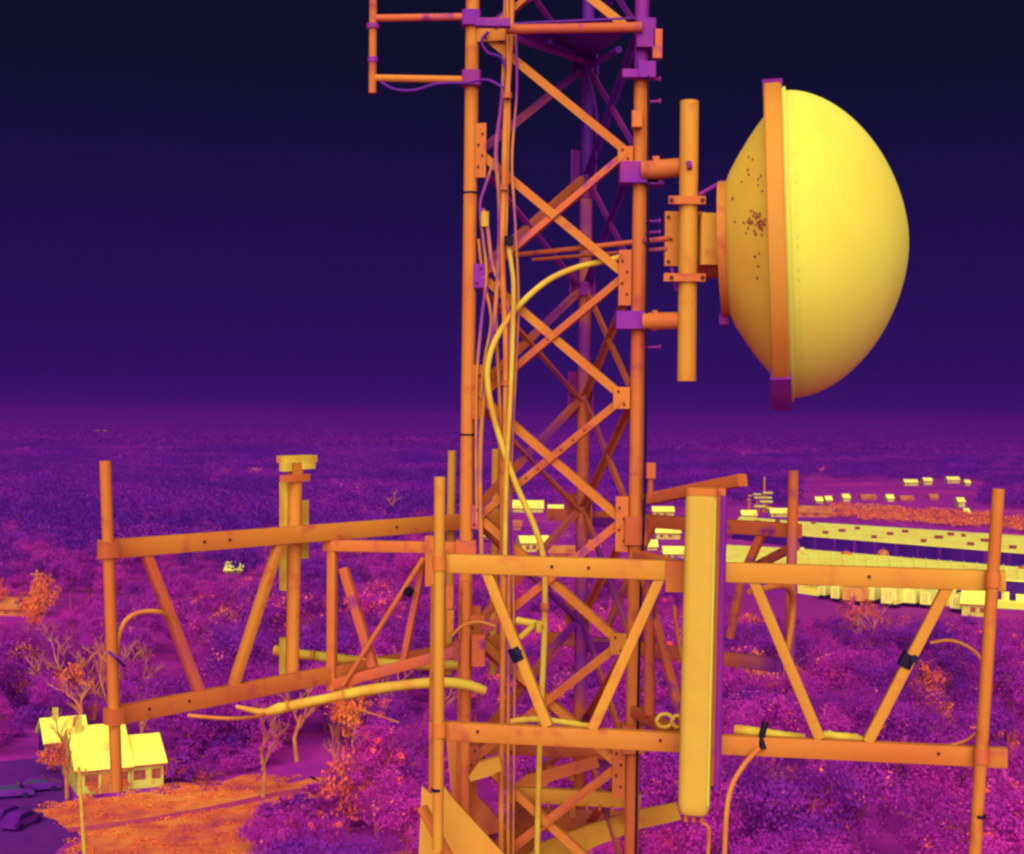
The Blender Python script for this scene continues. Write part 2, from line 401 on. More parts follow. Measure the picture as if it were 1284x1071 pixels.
for (x0, x1, y0, y1, m_) in ((596, 640, 24, 34, 'mixed'), (818, 830, 38, 74, 'rust'), (798, 822, 24, 60, 'violet'), (800, 822, 78, 98, 'violet'), (780, 800, 88, 98, 'violet'), (792, 805, 140, 160, 'orange')):
    c = at((x0 + x1) / 2, (y0 + y1) / 2, 9.28); k = 9.28 / F_PX
    prism(c - Vector((0, 0, (y1 - y0) * k / 2)), c + Vector((0, 0, (y1 - y0) * k / 2)), rrect((x1 - x0) * k, .07, .006), (0, 1, 0)).build('clamp_block', M[m_], tower)
# rungs: short step bolts on the right leg
for py in (278, 292, 436, 100, 128):
    a = at(806, py, 9.34); b = at(826, py - 1, 9.32)
    sb = pipe(a, b, .008, 8).build('step_bolt', M['violet'], tower)
    prism(b, b + Vector((.012, 0, 0)), circ(.016, 8)).build('bolt_head', M['violet'], sb)
# hidden lower lattice down to the ground, joined
low = MB(); z = LEV[-1]
while z - 1.2 > 0.2:
    for a, b, fi in faces:
        pa, pb = LEGS[a], LEGS[b]
        for s in (0, 1):
            prism((pa.x, pa.y, z if s else z - 1.2), (pb.x, pb.y, z - 1.2 if s else z), rrect(.06, .06, .004, 2), None, low)
    z -= 1.2
lo_ = low.build('lower_lattice', M['orange'], tower); lo_['kind'] = 'stuff'
for k, p in LEGS.items():
    zbox(p.x - .35, p.x + .35, p.y - .35, p.y + .35, 0.0, .3).build('footing', M['wallO'], tower)

# ------------------------------------------------------------------ antenna mount frames
bolts = lambda pts, nrm, parent: [prism(p, p + nrm * .007, circ(.010, 8)).build('bolt', M['hole'], parent) for p in pts]
def tube_px(pl, a, b, w, off=0.0, h=None):
    return beam(pl(*a, off), pl(*b, off), w, h or w, pl.n)
# frame parallel to the front face
Bl = at(551, 800, 8.7); Br = at(1240, 830, 8.17); PB = Plane(Bl, Br)
Bc = PB(868, 820)
fb = thing('mount_frame', (Bc.x, Bc.y, at(868, 1000, 8.4).z), 'long golden truss frame that carries the tall panel antenna, with V braces and end pipes', 'mount frame', 'antenna mount frames round the tower')
tb = beam(PB(556, 706), PB(1260, 728.5), .115, .075, PB.n).build('top_beam', M['gold'], fb)
bolts([PB(x, 706 + (x - 556) * .032, .039) for x in (692, 738, 1090)], PB.n, tb)
bb = beam(PB(540, 915.5), PB(1262, 950), .112, .075, PB.n).build('bottom_beam', M['amber'], fb)
bolts([PB(x, 914.5 + (x - 540) * .0478, .039) for x in (599, 828, 1177)], PB.n, bb)
for (a, b) in (((611, 718), (687, 910)), ((829, 722), (743, 914)), ((945, 728), (1028, 926)), ((1189, 734), (1088, 930))):
    tube_px(PB, a, b, .062, -.004).build('diagonal_tube', M['gold'], fb)
prism(PB(850, 716, .01) + Vector((0, 0, -.12)), PB(850, 716, .01) + Vector((0, 0, .06)), rrect(.14, .10, .006), PB.n).build('beam_sleeve', M['orange'], fb)
ep = pipe(PB(551.5, 598, .075), PB(549, 1066, .075), .034, 18).build('end_pipe', M['gold'], fb)
for y in (706, 915): prism(PB(551, y - 9, .075), PB(551, y + 9, .075), circ(.042, 16)).build('pipe_clamp', M['amber'], ep)
prism(PB(548.5, 988, .075), PB(548.5, 992, .075), circ(.037, 16)).build('band', M['black'], ep)
ep = pipe(PB(1252, 613, .075), PB(1222, 1075, .075), .035, 18).build('end_pipe', M['amber'], fb)
for y in (727, 948): prism(PB(1252 - (y - 613) * .065, y - 9, .075), PB(1252 - (y - 613) * .065, y + 9, .075), circ(.043, 16)).build('pipe_clamp', M['orange'], ep)
prism(PB(1227.6, 1021, .075), PB(1227.3, 1025, .075), circ(.038, 16)).build('band', M['black'], ep)
pipe(PB(546, 734, -.06), PB(543, 990, -.06), .030, 16).build('back_pipe', M['amber'], fb)
# truss arm from the front right leg to the frame
SB = Plane((FR.x, FR.y), (Bc.x, Bc.y))
top_z_b = PB(868, 716).z; bot_z_b = PB(868, 930).z
pF = Vector((FR.x, FR.y, 0)); pO = Vector((Bc.x, Bc.y, 0)); dS = (pO - pF).normalized()
for zz in (top_z_b, bot_z_b):
    beam(pF + dS * .05 + Vector((0, 0, zz)), pO - dS * .045 + Vector((0, 0, zz)), .075, .075, (0, 0, 1)).build('standoff_arm', M['orange'], fb)
beam(pF + dS * .1 + Vector((0, 0, top_z_b - .05)), pO - dS * .1 + Vector((0, 0, bot_z_b + .05)), .05, .05).build('standoff_brace', M['rust'], fb)
pipe(at(815, 722, 9.0), at(814, 896, 9.0), .036, 14).build('standoff_post', M['rust'], fb)
for py in (665, 925):
    c = at(800, py, 9.36)
    prism(Vector((FR.x, FR.y, c.z - .09)), Vector((FR.x, FR.y, c.z + .09)), rrect(.15, .15, .01), (0, 1, 0)).build('leg_clamp', M['orange'], fb)

# frame parallel to the left rear face
Al = at(140, 780, 8.7); Ar = at(622, 680, 11.1); PA = Plane(Al, Ar)
Ac = PA(415, 760)
fa = thing('mount_frame', (Ac.x, Ac.y, PA(415, 900).z), 'orange truss frame running back from the end pipe above the yellow house', 'mount frame', 'antenna mount frames round the tower')
tb = beam(PA(126, 689.5), PA(628, 650.5), .115, .075, PA.n).build('top_beam', M['amber'], fa)
bolts([PA(x, 689.5 - (x - 126) * .0777, .039) for x in (256, 288, 497)], PA.n, tb)
bb = beam(PA(136, 899), PA(628, 805), .112, .075, PA.n).build('bottom_beam', M['orange'], fa)
bolts([PA(187, 889, .039), PA(237, 879, .039)], PA.n, bb)
for (a, b, m_) in (((182, 692), (252, 872), 'rust'), ((352, 676), (292, 862), 'amber')):
    tube_px(PA, a, b, .062, -.004).build('diagonal_tube', M[m_], fa)
ep = pipe(PA(132, 578, .075), PA(146.5, 992, .075), .035, 18).build('end_pipe', M['amber'], fa)
for x, y in ((136, 689), (143, 898)): prism(PA(x, y - 10, .075), PA(x, y + 10, .075), rrect(.1, .1, .01), PA.n).build('pipe_clamp', M['orange'], ep)
pipe(PA(567, 565, -.07), PA(562, 846, -.07), .032, 16).build('end_pipe', M['gold'], fa)
pipe(PA(622, 563, -.07), PA(618, 846, -.07), .032, 16).build('end_pipe', M['gold'], fa)
# truss arm from the front left leg
SA = Plane((FL.x, FL.y), (Ac.x, Ac.y))
beam(SA(408, 684), SA(586, 687), .078, .075, SA.n).build('standoff_arm', M['orange'], fa)
beam(SA(420, 858), SA(590, 812), .075, .07, SA.n).build('standoff_arm', M['rust'], fa)
beam(SA(417, 682), SA(416, 866), .062, .062, SA.n).build('standoff_post', M['orange'], fa)
tube_px(SA, (431, 712), (468, 836), .062, -.02).build('standoff_brace', M['rust'], fa)
tube_px(SA, (532, 700), (506, 828), .045, -.03).build('standoff_brace', M['rust'], fa)
rod = pipe(SA(531, 700, .05), SA(430, 860, .05), .018, 12).build('standoff_rod', M['orange'], fa)
pipe(SA(514, 738, .05), SA(510, 746, .05), .033, 14).build('rubber_clamp', M['black'], rod)
prism(SA(543, 735, .03), SA(543, 672, .03), rrect(.10, .05, .006), SA.n).build('arm_plate', M['orange'], fa)
for py in (690, 815):
    c = at(586, py, FL.y)
    prism(Vector((FL.x, FL.y, c.z - .07)), Vector((FL.x, FL.y, c.z + .07)), rrect(.14, .14, .01), (0, 1, 0)).build('leg_clamp', M['rust'], fa)

# frame behind the tower, on the right
Cn = at(994, 700, 10.0); Cf = at(820, 700, 10.95); PC = Plane(Cn, Cf)
Cm = PC(880, 760)
fc = thing('mount_frame', (Cm.x, Cm.y, PC(900, 900).z), 'dull orange truss frame behind the tower with a purple-topped end pipe', 'mount frame', 'antenna mount frames round the tower')
beam(PC(1002, 666), PC(690, 645), .10, .075, PC.n).build('top_beam', M['rust'], fc)
beam(PC(975, 834), PC(690, 800), .10, .075, PC.n).build('bottom_beam', M['mixed'], fc)
pipe(PC(995, 590, .08), PC(990, 830, .08), .037, 16).build('end_pipe', M['mixed'], fc)
tube_px(PC, (956, 668), (930, 726), .055, -.004).build('diagonal_tube', M['rust'], fc)
tube_px(PC, (930, 726), (915, 800), .05, -.004).build('diagonal_tube', M['mixed'], fc)
beam(PC(998, 684, .04), PC(925, 722, -.3), .06, .06, PC.n).build('diagonal_tube', M['rust'], fc)
beam(at(738, 655, RR.y + .1), PC(800, 655), .07, .07).build('standoff_arm', M['violet'], fc)
beam(at(735, 812, RR.y + .1), PC(800, 812), .07, .07).build('standoff_arm', M['violet'], fc)
beam(PC(820, 655, .02), PC(760, 790, .02), .05, .05, PC.n).build('diagonal_tube', M['mixed'], fc)

# short pole beside the front left leg, with a small box
sp = thing('stub_pole', at(584, 960, 9.42), 'short stub pole with a small box, clamped in front of the left leg', 'pole')
pipe(at(584, 729, 9.42), at(583, 1060, 9.42), .036, 16).build('pole', M['orange'], sp)
c = at(600, 815, 9.4); prism(c - Vector((0, 0, .1)), c + Vector((0, 0, .1)), rrect(.09, .09, .008), (0, 1, 0)).build('box', M['rust'], sp)
c = at(599, 775, 9.4); prism(c - Vector((0, 0, .02)), c + Vector((0, 0, .02)), rrect(.10, .06, .008), (0, 1, 0)).build('bracket', M['rust'], sp)
c = at(564, 745, 9.3); prism(c - Vector((0, 0, .09)), c + Vector((0, 0, .06)), rrect(.05, .05, .008), (0, 1, 0)).build('clamp', M['orange'], sp)
c = at(565, 778, 9.3); prism(c - Vector((0, 0, .07)), c + Vector((0, 0, .07)), rrect(.045, .05, .008), (0, 1, 0)).build('clamp', M['orange'], sp)

# lower ring mount: wide flat members that come into view at the bottom
rg = thing('ring_mount', at(690, 1040, 9.4), 'heavy orange ring mount of wide flat plates low on the tower', 'ring mount')
def flat(a, b, da, db, w, t, m_, name='ring_plate', up=(0, 0, 1)):
    return prism(at(*a, da), at(*b, db), rrect(w, t, .006), up).build(name, M[m_], rg)
def plate(pix, dep, m_, slope=0.0, t=.03, name='ring_plate'):
    """flat plate seen in outline; slope leans it away from the camera with height"""
    base = max(y for _, y in pix); P = [at(x, y, dep + slope * (base - y) / 200) for x, y in pix]; n = len(P)
    bk = Vector((0, t, 0)); mb = MB(); mb.add(P + [p + bk for p in P], [tuple(range(n)), tuple(range(2*n-1, n-1, -1))] + [(i, n + i, n + (i+1) % n, (i+1) % n) for i in range(n)])
    return mb.build(name, M[m_], rg)
plate([(529, 986), (540, 996), (556, 986), (572, 1006), (614, 1052), (650, 1092), (524, 1092)], 8.95, 'gold', .3)
beam(at(529, 1012, 8.85), at(572, 1092, 8.7), .07, .04).build('ring_rib', M['orange'], rg)
plate([(588, 974), (600, 957), (626, 949), (630, 966), (612, 974), (590, 980)], 9.2, 'gold', .6, .06, 'bracket')
flat((640, 938), (790, 946), 10.0, 10.2, .05, .09, 'orange', 'cross_bar')
cb = flat((640, 995), (803, 1004), 9.75, 9.7, .07, .10, 'gold', 'cross_bar')
for i in range(9):
    p = at(656 + i * 16, 1004 + i * 1, 9.66); prism(p, p + Vector((0, 0, -.035)), circ(.009, 8)).build('bolt', M['orange'], cb)
plate([(636, 992), (660, 972), (748, 948), (752, 962), (690, 980), (668, 1000)], 9.7, 'orange', .8)
plate([(560, 930), (592, 922), (600, 1000), (640, 1040), (600, 1050), (566, 1000)], 9.6, 'orange', .4)
plate([(640, 1012), (800, 1018), (800, 1030), (720, 1046), (650, 1040)], 10.1, 'mixed', .8)
plate([(735, 950), (800, 955), (802, 1000), (780, 1000)], 10.2, 'violet', .3)
plate([(676, 1058), (735, 1036), (790, 1018), (848, 1007), (854, 1028), (800, 1040), (745, 1062), (700, 1092), (640, 1092)], 9.5, 'gold', 1.0)
plate([(585, 1022), (640, 1024), (668, 1050), (690, 1092), (600, 1092)], 9.9, 'orange', 1.0)
plate([(598, 924), (640, 918), (648, 940), (600, 950)], 9.8, 'orange', .8)
for x, y in ((690, 966), (717, 972), (718, 1018)):
    c = at(x, y, 9.9); prism(c - Vector((0, 0, .03)), c + Vector((0, 0, .03)), circ(.03, 8)).build('nut', M['amber'], rg)

# ------------------------------------------------------------------ tall panel antenna on the front frame
pa_ = thing('panel_antenna', PB(870, 1024, .2), 'tall smooth golden panel antenna with rounded base', 'antenna')
pt, pb_ = PB(880, 618, .22), PB(870, 1020, .22)
ax = (pt - pb_).normalized()
W0, D0 = .182, .12
def ring(c, w, d, r):
    a, u, v_ = basis(ax, PB.n); return [c + u * x + v_ * y for x, y in rrect(w, d, r, 5)]
secs = [(0, .82), (.008, .93), (.022, .985), (.04, 1), (1 - .03, 1), (1 - .008, .985), (1, .95)]
mbb = MB(); L_ = (pt - pb_).length; rings = []
for s_, k in secs:
    rings.append(ring(pb_ + ax * L_ * s_, W0 * k, D0 * k, .045 * k))
n = len(rings[0]); vs = [p for r in rings for p in r]
fs = [(i*n+j, i*n+(j+1) % n, (i+1)*n+(j+1) % n, (i+1)*n+j) for i in range(len(rings)-1) for j in range(n)] + [tuple(range(n-1, -1, -1)), tuple(range((len(rings)-1)*n, len(rings)*n))]
mbb.add(vs, fs); body = mbb.build('radome', M['panel'], pa_)
cap = MB(); r1 = ring(pt - ax * .012, W0 * 1.04, D0 * 1.05, .045); r2 = ring(pt + ax * .03, W0 * 1.04, D0 * 1.05, .045)
cap.add(r1 + r2, [(j, (j+1) % n, n+(j+1) % n, n+j) for j in range(n)] + [tuple(range(n-1, -1, -1)), tuple(range(n, 2*n))]); cap.build('top_cap', M['amber'], pa_)
bk = -PB.n
pipe(PB(906, 622, .08), PB(897, 990, .08), .030, 16).build('back_pipe', M['violet'], pa_)
pipe(PB(901, 616, .12), PB(892, 985, .12), .014, 12).build('side_rail', M['rust'], pa_)
prism(PB(896.5, 628, .245), PB(887.5, 1010, .245), rrect(.016, .05, .006), PB.n).build('edge_highlight', M['radome'], pa_)  # bright strip added as the painted highlight on the antenna's rounded right edge
for s_ in (.16, .84):
    c = pb_.lerp(pt, s_) + bk * .09
    prism(c - Vector((0, 0, .04)), c + Vector((0, 0, .04)), rrect(.13, .10, .008), PB.n).build('bracket', M['violet'], pa_)
for i in range(3):
    c = pb_ + PB.d * (-.045 + .045 * i); pipe(c, c - ax * .05, .013, 10).build('connector', M['orange'], pa_)
sweep([pb_ + PB.d * .045 - ax * .05, PB(889, 1042, .2), PB(886, 1090, .15)], .011).build('jumper_cable', M['cableO'], pa_)
# tie-back arm to the antenna pole
tba = thing('tieback_arm', at(815, 628, 9.3), 'slanted orange tie-back arm with a boxed end above the tall panel antenna', 'arm')
beam(at(812, 626, 9.30), at(931, 602, 8.55), .075, .075, (0, 0, 1)).build('arm', M['orange'], tba)
prism(at(900, 612, 8.60), at(898, 700, 8.60), rrect(.09, .06, .006), (0, 1, 0)).build('drop_plate', M['orange'], tba)
c = at(816, 590, 9.2); prism(c - Vector((0, 0, .05)), c + Vector((0, 0, .05)), rrect(.06, .06, .008), (0, 1, 0)).build('end_block', M['rust'], tba)
pipe(at(816, 600, 9.2), at(815, 630, 9.25), .018, 10).build('stud', M['rust'], tba)

# narrow antenna with a boxed head on the left frame
na = thing('pipe_antenna', PA(370, 860, -.1), 'slim antenna pipe with a boxed head and yellow side housings, behind the left beam', 'antenna')
pipe(PA(371, 590, -.09), PA(366, 856, -.09), .046, 18).build('pipe', M['amber'], na)
def slab(pl, x0, x1, y0, y1, off, d, m_, name, r=.008):
    a = pl((x0 + x1) / 2, y1, off); b = pl((x0 + x1) / 2, y0, off)
    w = abs((pl(x1, y0, off) - pl(x0, y0, off)).length)
    return prism(a, b, rrect(w, d, r), pl.n).build(name, M[m_], na)
slab(PA, 354, 366, 604, 740, -.17, .08, 'cableY', 'side_housing')
slab(PA, 354, 362, 800, 850, -.17, .08, 'cableY', 'side_housing')
slab(PA, 374, 384, 627, 700, -.17, .07, 'cableY', 'side_housing')
slab(PA, 353, 392, 571, 580, -.10, .12, 'cableY', 'head_box')
slab(PA, 353, 364, 580, 591, -.06, .06, 'cableY', 'head_box')
slab(PA, 377, 393, 580, 588, -.06, .06, 'cableY', 'head_box')
slab(PA, 364, 377, 578, 600, -.08, .07, 'amber', 'neck')
slab(PA, 352, 388, 595, 604, -.045, .03, 'orange', 'clamp_bar')

# ------------------------------------------------------------------ dish
DD = 9.28; K = DD / F_PX
dc = at(978, 309, DD)
axis = Vector((.982, -.187, .042)).normalized()
dish = thing('dish_antenna', dc, 'large round yellow dish antenna with a domed cover facing away from the tower', 'dish')
prof = [(-71, 40), (-70, 60), (-66, 80), (-58, 98), (-46, 118), (-34, 136), (-22, 152), (-13, 163)]
sh = lathe(dc, axis, [(t * K, r * K) for t, r in prof], 96).build('reflector', M['shell'], dish)
bandp = [(-13, 160), (-14, 168), (-14, 200), (-12, 202), (4, 202), (7, 200), (7, 190), (9, 189.5)]
rim = lathe(dc, axis, [(t * K, r * K) for t, r in bandp], 96).build('rim', M['rim'], dish, sharp=30)
rp = [(7, 190), (10, 191.5), (13, 190)]
for i in range(1, 41):
    ft = 1 - (1 - i / 40) ** 1.7
    rp.append((13 + 143 * ft, 190 * max(0, 1 - ft ** 1.8) ** (1 / 1.8) + .3))
lathe(dc, axis, [(t * K, r * K) for t, r in rp], 128).build('radome', M['radome'], dish)
lathe(dc, axis, [(6.5 * K, 190 * K), (6.5 * K, 195 * K), (12 * K, 195 * K), (12 * K, 190.5 * K)], 96).build('rim_bead', M['radome'], rim)
for tt, rr, hh in ((20, 188.6, 1.4), (31, 184.6, .8)):      # moulded seams in the cover beside the rim
    lathe(dc, axis, [((tt - 2.2) * K, (rr - .6) * K), ((tt - 1.2) * K, (rr + hh) * K), ((tt + 1.2) * K, (rr + hh - .4) * K), ((tt + 2.4) * K, (rr - 2) * K)], 96).build('cover_seam', M['radome'], dish)
# violet arcs paint shade and sky reflection onto the rim's top and bottom
a_, u_, v_ = basis(axis, (0, 0, 1))
for sgn, half in ((1, 20), (-1, 34)):
    mb = MB(); nn = 18; vs = []
    for i in range(nn + 1):
        an = math.radians(-half + 2 * half * i / nn); w = v_ * sgn * math.cos(an) + u_ * math.sin(an)
        vs += [dc + w * r * K + axis * t * K for t, r in ((-15.5, 186), (-15.5, 205), (8.5, 205), (8.5, 192))]
    fs = [(i*4+k, i*4+k+1, i*4+k+5, i*4+k+4) for i in range(nn) for k in range(3)] + [(0, 1, 2, 3), (nn*4+3, nn*4+2, nn*4+1, nn*4)]
    mb.add(vs, fs).build('rim_shade_arc', M['violet'], dish)
lathe(dc, axis, [(-74 * K, 50 * K), (-74 * K, 85 * K), (-64 * K, 85 * K), (-63 * K, 80 * K)], 64).build('back_ring', M['amber'], dish)
hb = lathe(dc, axis, [(-104 * K, 0.01), (-104 * K, 33 * K), (-92 * K, 34 * K), (-90 * K, 36 * K), (-73 * K, 36 * K), (-73 * K, 60 * K)], 40).build('hub', M['amber'], dish)
tabp = dc - axis * 72 * K - v_ * 86 * K
prism(tabp - v_ * 9 * K, tabp + v_ * 5 * K, rrect(12 * K, 14 * K, .004), axis.cross(v_)).build('back_tab', M['violet'], dish)
# grime spots on the back of the dish: small raised flecks
q = random.Random(11)
def shell_pt(px, py):
    """where the sight line meets the reflector's paraboloid of revolution (found by stepping)"""
    d = ray(px, py).normalized(); t = 8.0
    while t < 11:
        p = CAM + d * t; w = p - dc; tt = w.dot(axis) / K; rr = (w - axis * w.dot(axis)).length / K
        if -70 < tt < -13:
            for (t0, r0_), (t1, r1_) in zip(prof, prof[1:]):
                if t0 <= tt < t1:
                    if rr < r0_ + (r1_ - r0_) * (tt - t0) / (t1 - t0): return p - d * .002
        t += .002
    return None
spots = [(944, 200, 2), (939, 197, 1.6), (938, 213, 2), (939, 219, 1.6), (919, 249, 2.6), (951, 225, 1.6), (954, 221, 1.6), (930, 228, 1.4)]
spots += [(q.gauss(951, 8), q.gauss(276, 9), q.uniform(1.3, 2.6)) for _ in range(34)] + [(q.gauss(940, 10), q.gauss(282, 5), q.uniform(1.2, 2.2)) for _ in range(12)]
spots += [(947, 322, 2), (951, 334, 2), (950, 349, 2.4), (952, 318, 1.4), (951, 232, 1.5), (956, 240, 1.5)]
mk = M['vent']
for x, y, r in spots:
    if x > 961: continue
    p = shell_pt(x, y)
    if p is None: continue
    w = p - dc; nrm = (w - axis * (w.dot(axis) + .45)).normalized()
    prism(p - nrm * .004, p + nrm * .002, [(xx * q.uniform(.7, 1.2), yy * q.uniform(.7, 1.3)) for xx, yy in circ(r * K, 7)], None).build('grime_spot', M['vent'], sh)

# dish mount: pipe and two arms
dm = thing('dish_mount', at(861, 478, 9.15), 'thick vertical amber mount pipe on two arms, between tower and dish', 'mount pipe')
DP = 9.14
pipe(at(864.5, 127, DP), at(861, 478, DP), .060, 22).build('pipe', M['gold'], dm)
up = pipe(at(806, 214, 9.28), at(866, 209, DP + .05), .062, 16).build('arm', M['orange'], dm)
prism(at(818, 210, 9.27), at(826, 210, 9.27), circ(.075, 16)).build('arm_collar', M['rust'], up)
up = pipe(at(808, 403, 9.28), at(858, 402, DP + .05), .056, 16).build('arm', M['orange'], dm)
prism(at(818, 402, 9.27), at(824, 402, 9.27), circ(.068, 16)).build('arm_collar', M['rust'], up)
for x0, x1, y0, y1 in ((776, 828, 205, 231), (771, 808, 391, 413), (808, 832, 222, 233)):
    c = at((x0 + x1) / 2, (y0 + y1) / 2, 9.34); k = 9.34 / F_PX
    prism(c - Vector((0, 0, (y1 - y0) * k / 2)), c + Vector((0, 0, (y1 - y0) * k / 2)), rrect((x1 - x0) * k, .16, .02), (0, 1, 0)).build('leg_clamp', M['violet'], dm)
def mbox(x0, x1, y0, y1, dep, d, m_, name, r=.008):
    c = at((x0 + x1) / 2, (y0 + y1) / 2, dep); k = dep / F_PX
    return prism(c - Vector((0, 0, (y1 - y0) * k / 2)), c + Vector((0, 0, (y1 - y0) * k / 2)), rrect((x1 - x0) * k, d, r), (0, 1, 0)).build(name, M[m_], dm)
pl_ = mbox(833, 884, 266, 334, 9.28, .05, 'amber', 'mount_plate', .012)
for x, y in ((838, 272), (841, 300), (838, 328), (878, 277), (878, 328)):
    p = at(x, y, 9.253); prism(p, p + Vector((0, -.012, 0)), circ(.011, 8)).build('bolt', M['hole'], pl_)
mbox(876, 908, 270, 334, 9.22, .22, 'gold', 'hub_box', .02)
for y in (251, 348):
    u = mbox(838 if y < 300 else 832, 885, y - 5, y + 5, DP - .066, .025, 'orange', 'pipe_clamp')
    for x in (842, 881):
        p = at(x, y, DP - .08); prism(p, p + Vector((0, -.012, 0)), circ(.013, 8)).build('bolt', M['hole'], u)
pipe(at(872, 247, DP), at(906, 228, 9.25), .014, 10).build('strut', M['violet'], dm)
pipe(at(842, 336, DP), at(848, 365, DP), .009, 8).build('strut', M['violet'], dm)
pipe(at(838, 299, 9.25), at(646, 320, 9.75), .017, 10).build('side_strut', M['rust'], dm)
pipe(at(836, 312, 9.25), at(668, 326, 10.1), .013, 10).build('side_strut', M['mixed'], dm)
prism(at(861, 208, DP - .062), at(867, 207, DP - .062), circ(.03, 10)).build('arm_end', M['violet'], dm)

# whip bracket at the upper left
wb = thing('side_arm_antenna', at(590, 99, FL.y), 'slim upright rod antenna on two thin side arms, clamped to the left leg', 'antenna')
rodm = pipe(at(468, -12, 9.5), at(467, 117, 9.5), .026, 14).build('rod', M['orange'], wb)
for y in (33, 75): prism(at(467.5, y - 3, 9.5), at(467.5, y + 3, 9.5), circ(.042 if y == 33 else .034, 14)).build('collar', M['violet'], rodm)
pipe(at(470, 98, 9.5), at(588, 100, 9.56), .024, 14).build('arm', M['amber'], wb)
pipe(at(470, 23, 9.5), at(588, 21, 9.56), .024, 14).build('arm', M['rust'], wb)
for y in (99, 24):
    c = at(591, y, 9.58); prism(c - Vector((0, 0, .05)), c + Vector((0, 0, .05)), rrect(.13, .13, .03), (0, 1, 0)).build('leg_clamp', M['violet'], wb)
sweep([at(478, 103, 9.45), at(495, 112, 9.42), at(520, 113, 9.42), at(548, 105, 9.45), at(586, 104, 9.45), at(610, 100, 9.42), at(631, 110, 9.40)], .009, 8).build('feed_cable', M['cableP'], wb)

# ------------------------------------------------------------------ cables
def cable(pts, r, m_, label, name='feeder_cable', rough=0.0, group=None, rad=None):
    P = [at(*p) for p in pts]
    o = thing(name, P[-1], label, 'cable', group)
    sweep(P, r, 12, rough=rough, rad=rad).build('sheath', M[m_], o); return o
Z_ = Vector((0, 0, 1))
gp = 'feeder cables running down inside the tower'
c1 = cable([(642, -10, 9.5), (640, 60, 9.5), (634, 150, 9.46), (632, 230, 9.44), (630, 300, 9.42), (631, 360, 9.42), (634, 430, 9.42), (634, 520, 9.42), (632, 640, 9.42), (631, 800, 9.42), (629, 950, 9.42), (628, 1090, 9.42)], .019, 'cableO', 'long straight feeder cable hanging down the inside of the front face', group=gp)
c2 = cable([(634, -10, 9.55), (632, 80, 9.55), (629, 130, 9.52), (622, 190, 9.5), (626, 250, 9.5), (625, 330, 9.46), (618, 420, 9.46), (605, 520, 9.5), (602, 600, 9.52), (604, 700, 9.55)], .015, 'cableM', 'thin orange and purple feeder cable swinging left behind the gusset plates', group=gp)
c3 = cable([(792, 318, 9.42), (765, 326, 9.45), (725, 335, 9.5), (690, 350, 9.5), (660, 374, 9.46), (636, 402, 9.42), (618, 434, 9.40), (611, 468, 9.40), (616, 510, 9.40), (630, 560, 9.40), (648, 610, 9.40), (670, 660, 9.42), (682, 705, 9.45), (683, 780, 9.45), (680, 860, 9.45), (676, 960, 9.45), (673, 1090, 9.45)], .020, 'cableY', 'thick yellow feeder cable curving from the right leg down to the frame', group=gp)
c4 = cable([(606, 262, 9.5), (612, 290, 9.48), (617, 330, 9.48), (628, 360, 9.45), (640, 400, 9.43), (637, 470, 9.43), (637, 560, 9.43), (638, 700, 9.43), (637, 900, 9.43), (637, 1090, 9.43)], .013, 'cableM', 'thin cable beside the straight feeder with a bright loose upper end', group=gp)
c5 = cable([(637, 305, 9.36), (641, 330, 9.36), (644, 360, 9.37), (643, 420, 9.38), (640, 500, 9.38), (635, 600, 9.38), (633, 720, 9.40)], .016, 'cableY', 'yellow cable hanging from the black tie on the front face brace', group=gp)
pp = at(638, 302, 9.34); prism(pp - Vector((0, 0, .03)), pp + Vector((0, 0, .03)), rrect(.06, .05, .015), (0, 1, 0)).build('cable_tie', M['black'], c5)
pp = at(608, 275, 9.48); prism(pp - Vector((0, 0, .05)), pp + Vector((0, 0, .05)), circ(.028, 10)).build('sleeve', M['cableY'], c4)
c8 = cable([(618, 205, 9.56), (608, 235, 9.56), (602, 258, 9.54), (606, 300, 9.52), (610, 345, 9.52), (604, 400, 9.52), (598, 470, 9.52), (597, 560, 9.52), (598, 660, 9.55)], .011, 'cableM', 'thinnest cable looping close beside the left leg', group=gp)
c9 = cable([(636, -10, 9.48), (637, 70, 9.48), (638, 140, 9.46), (636, 210, 9.46), (634, 290, 9.44), (628, 340, 9.46), (622, 390, 9.48), (624, 450, 9.48), (628, 540, 9.48), (629, 700, 9.48), (627, 1090, 9.48)], .012, 'cableO', 'slim cable crossing behind the long straight feeder', group=gp)
c11 = cable([(646, 30, 9.5), (648, 110, 9.48), (642, 200, 9.46), (646, 280, 9.46), (650, 380, 9.46), (646, 480, 9.46), (641, 600, 9.46), (643, 720, 9.46), (645, 860, 9.46), (643, 1090, 9.46)], .009, 'cableM', 'hair-thin wire hanging to the right of the straight feeder', group=gp)
c12 = cable([(600, 300, 9.55), (606, 350, 9.55), (616, 400, 9.5), (608, 450, 9.5), (603, 500, 9.52)], .010, 'cableO', 'short loose orange wire curling beside the left gusset plate', group=gp)
c10 = cable([(612, 40, 9.5), (604, 52, 9.5), (612, 66, 9.5), (628, 72, 9.5), (636, 90, 9.5)], .010, 'cableP', 'small purple cable loop under the head platform')
for cb_, y_ in ((c1, 120), (c1, 235), (c1, 480), (c1, 590), (c1, 760), (c3, 760), (c3, 900), (c3, 560)):
    x_ = {120: 636, 235: 632, 480: 634, 590: 633, 760: 631 if cb_ is c1 else 683, 900: 678, 560: 630}[y_]
    pp = at(x_, y_, 9.42); prism(pp - Z_ * .018, pp + Z_ * .018, circ(.030, 12)).build('cable_clamp', M['orange'], cb_)
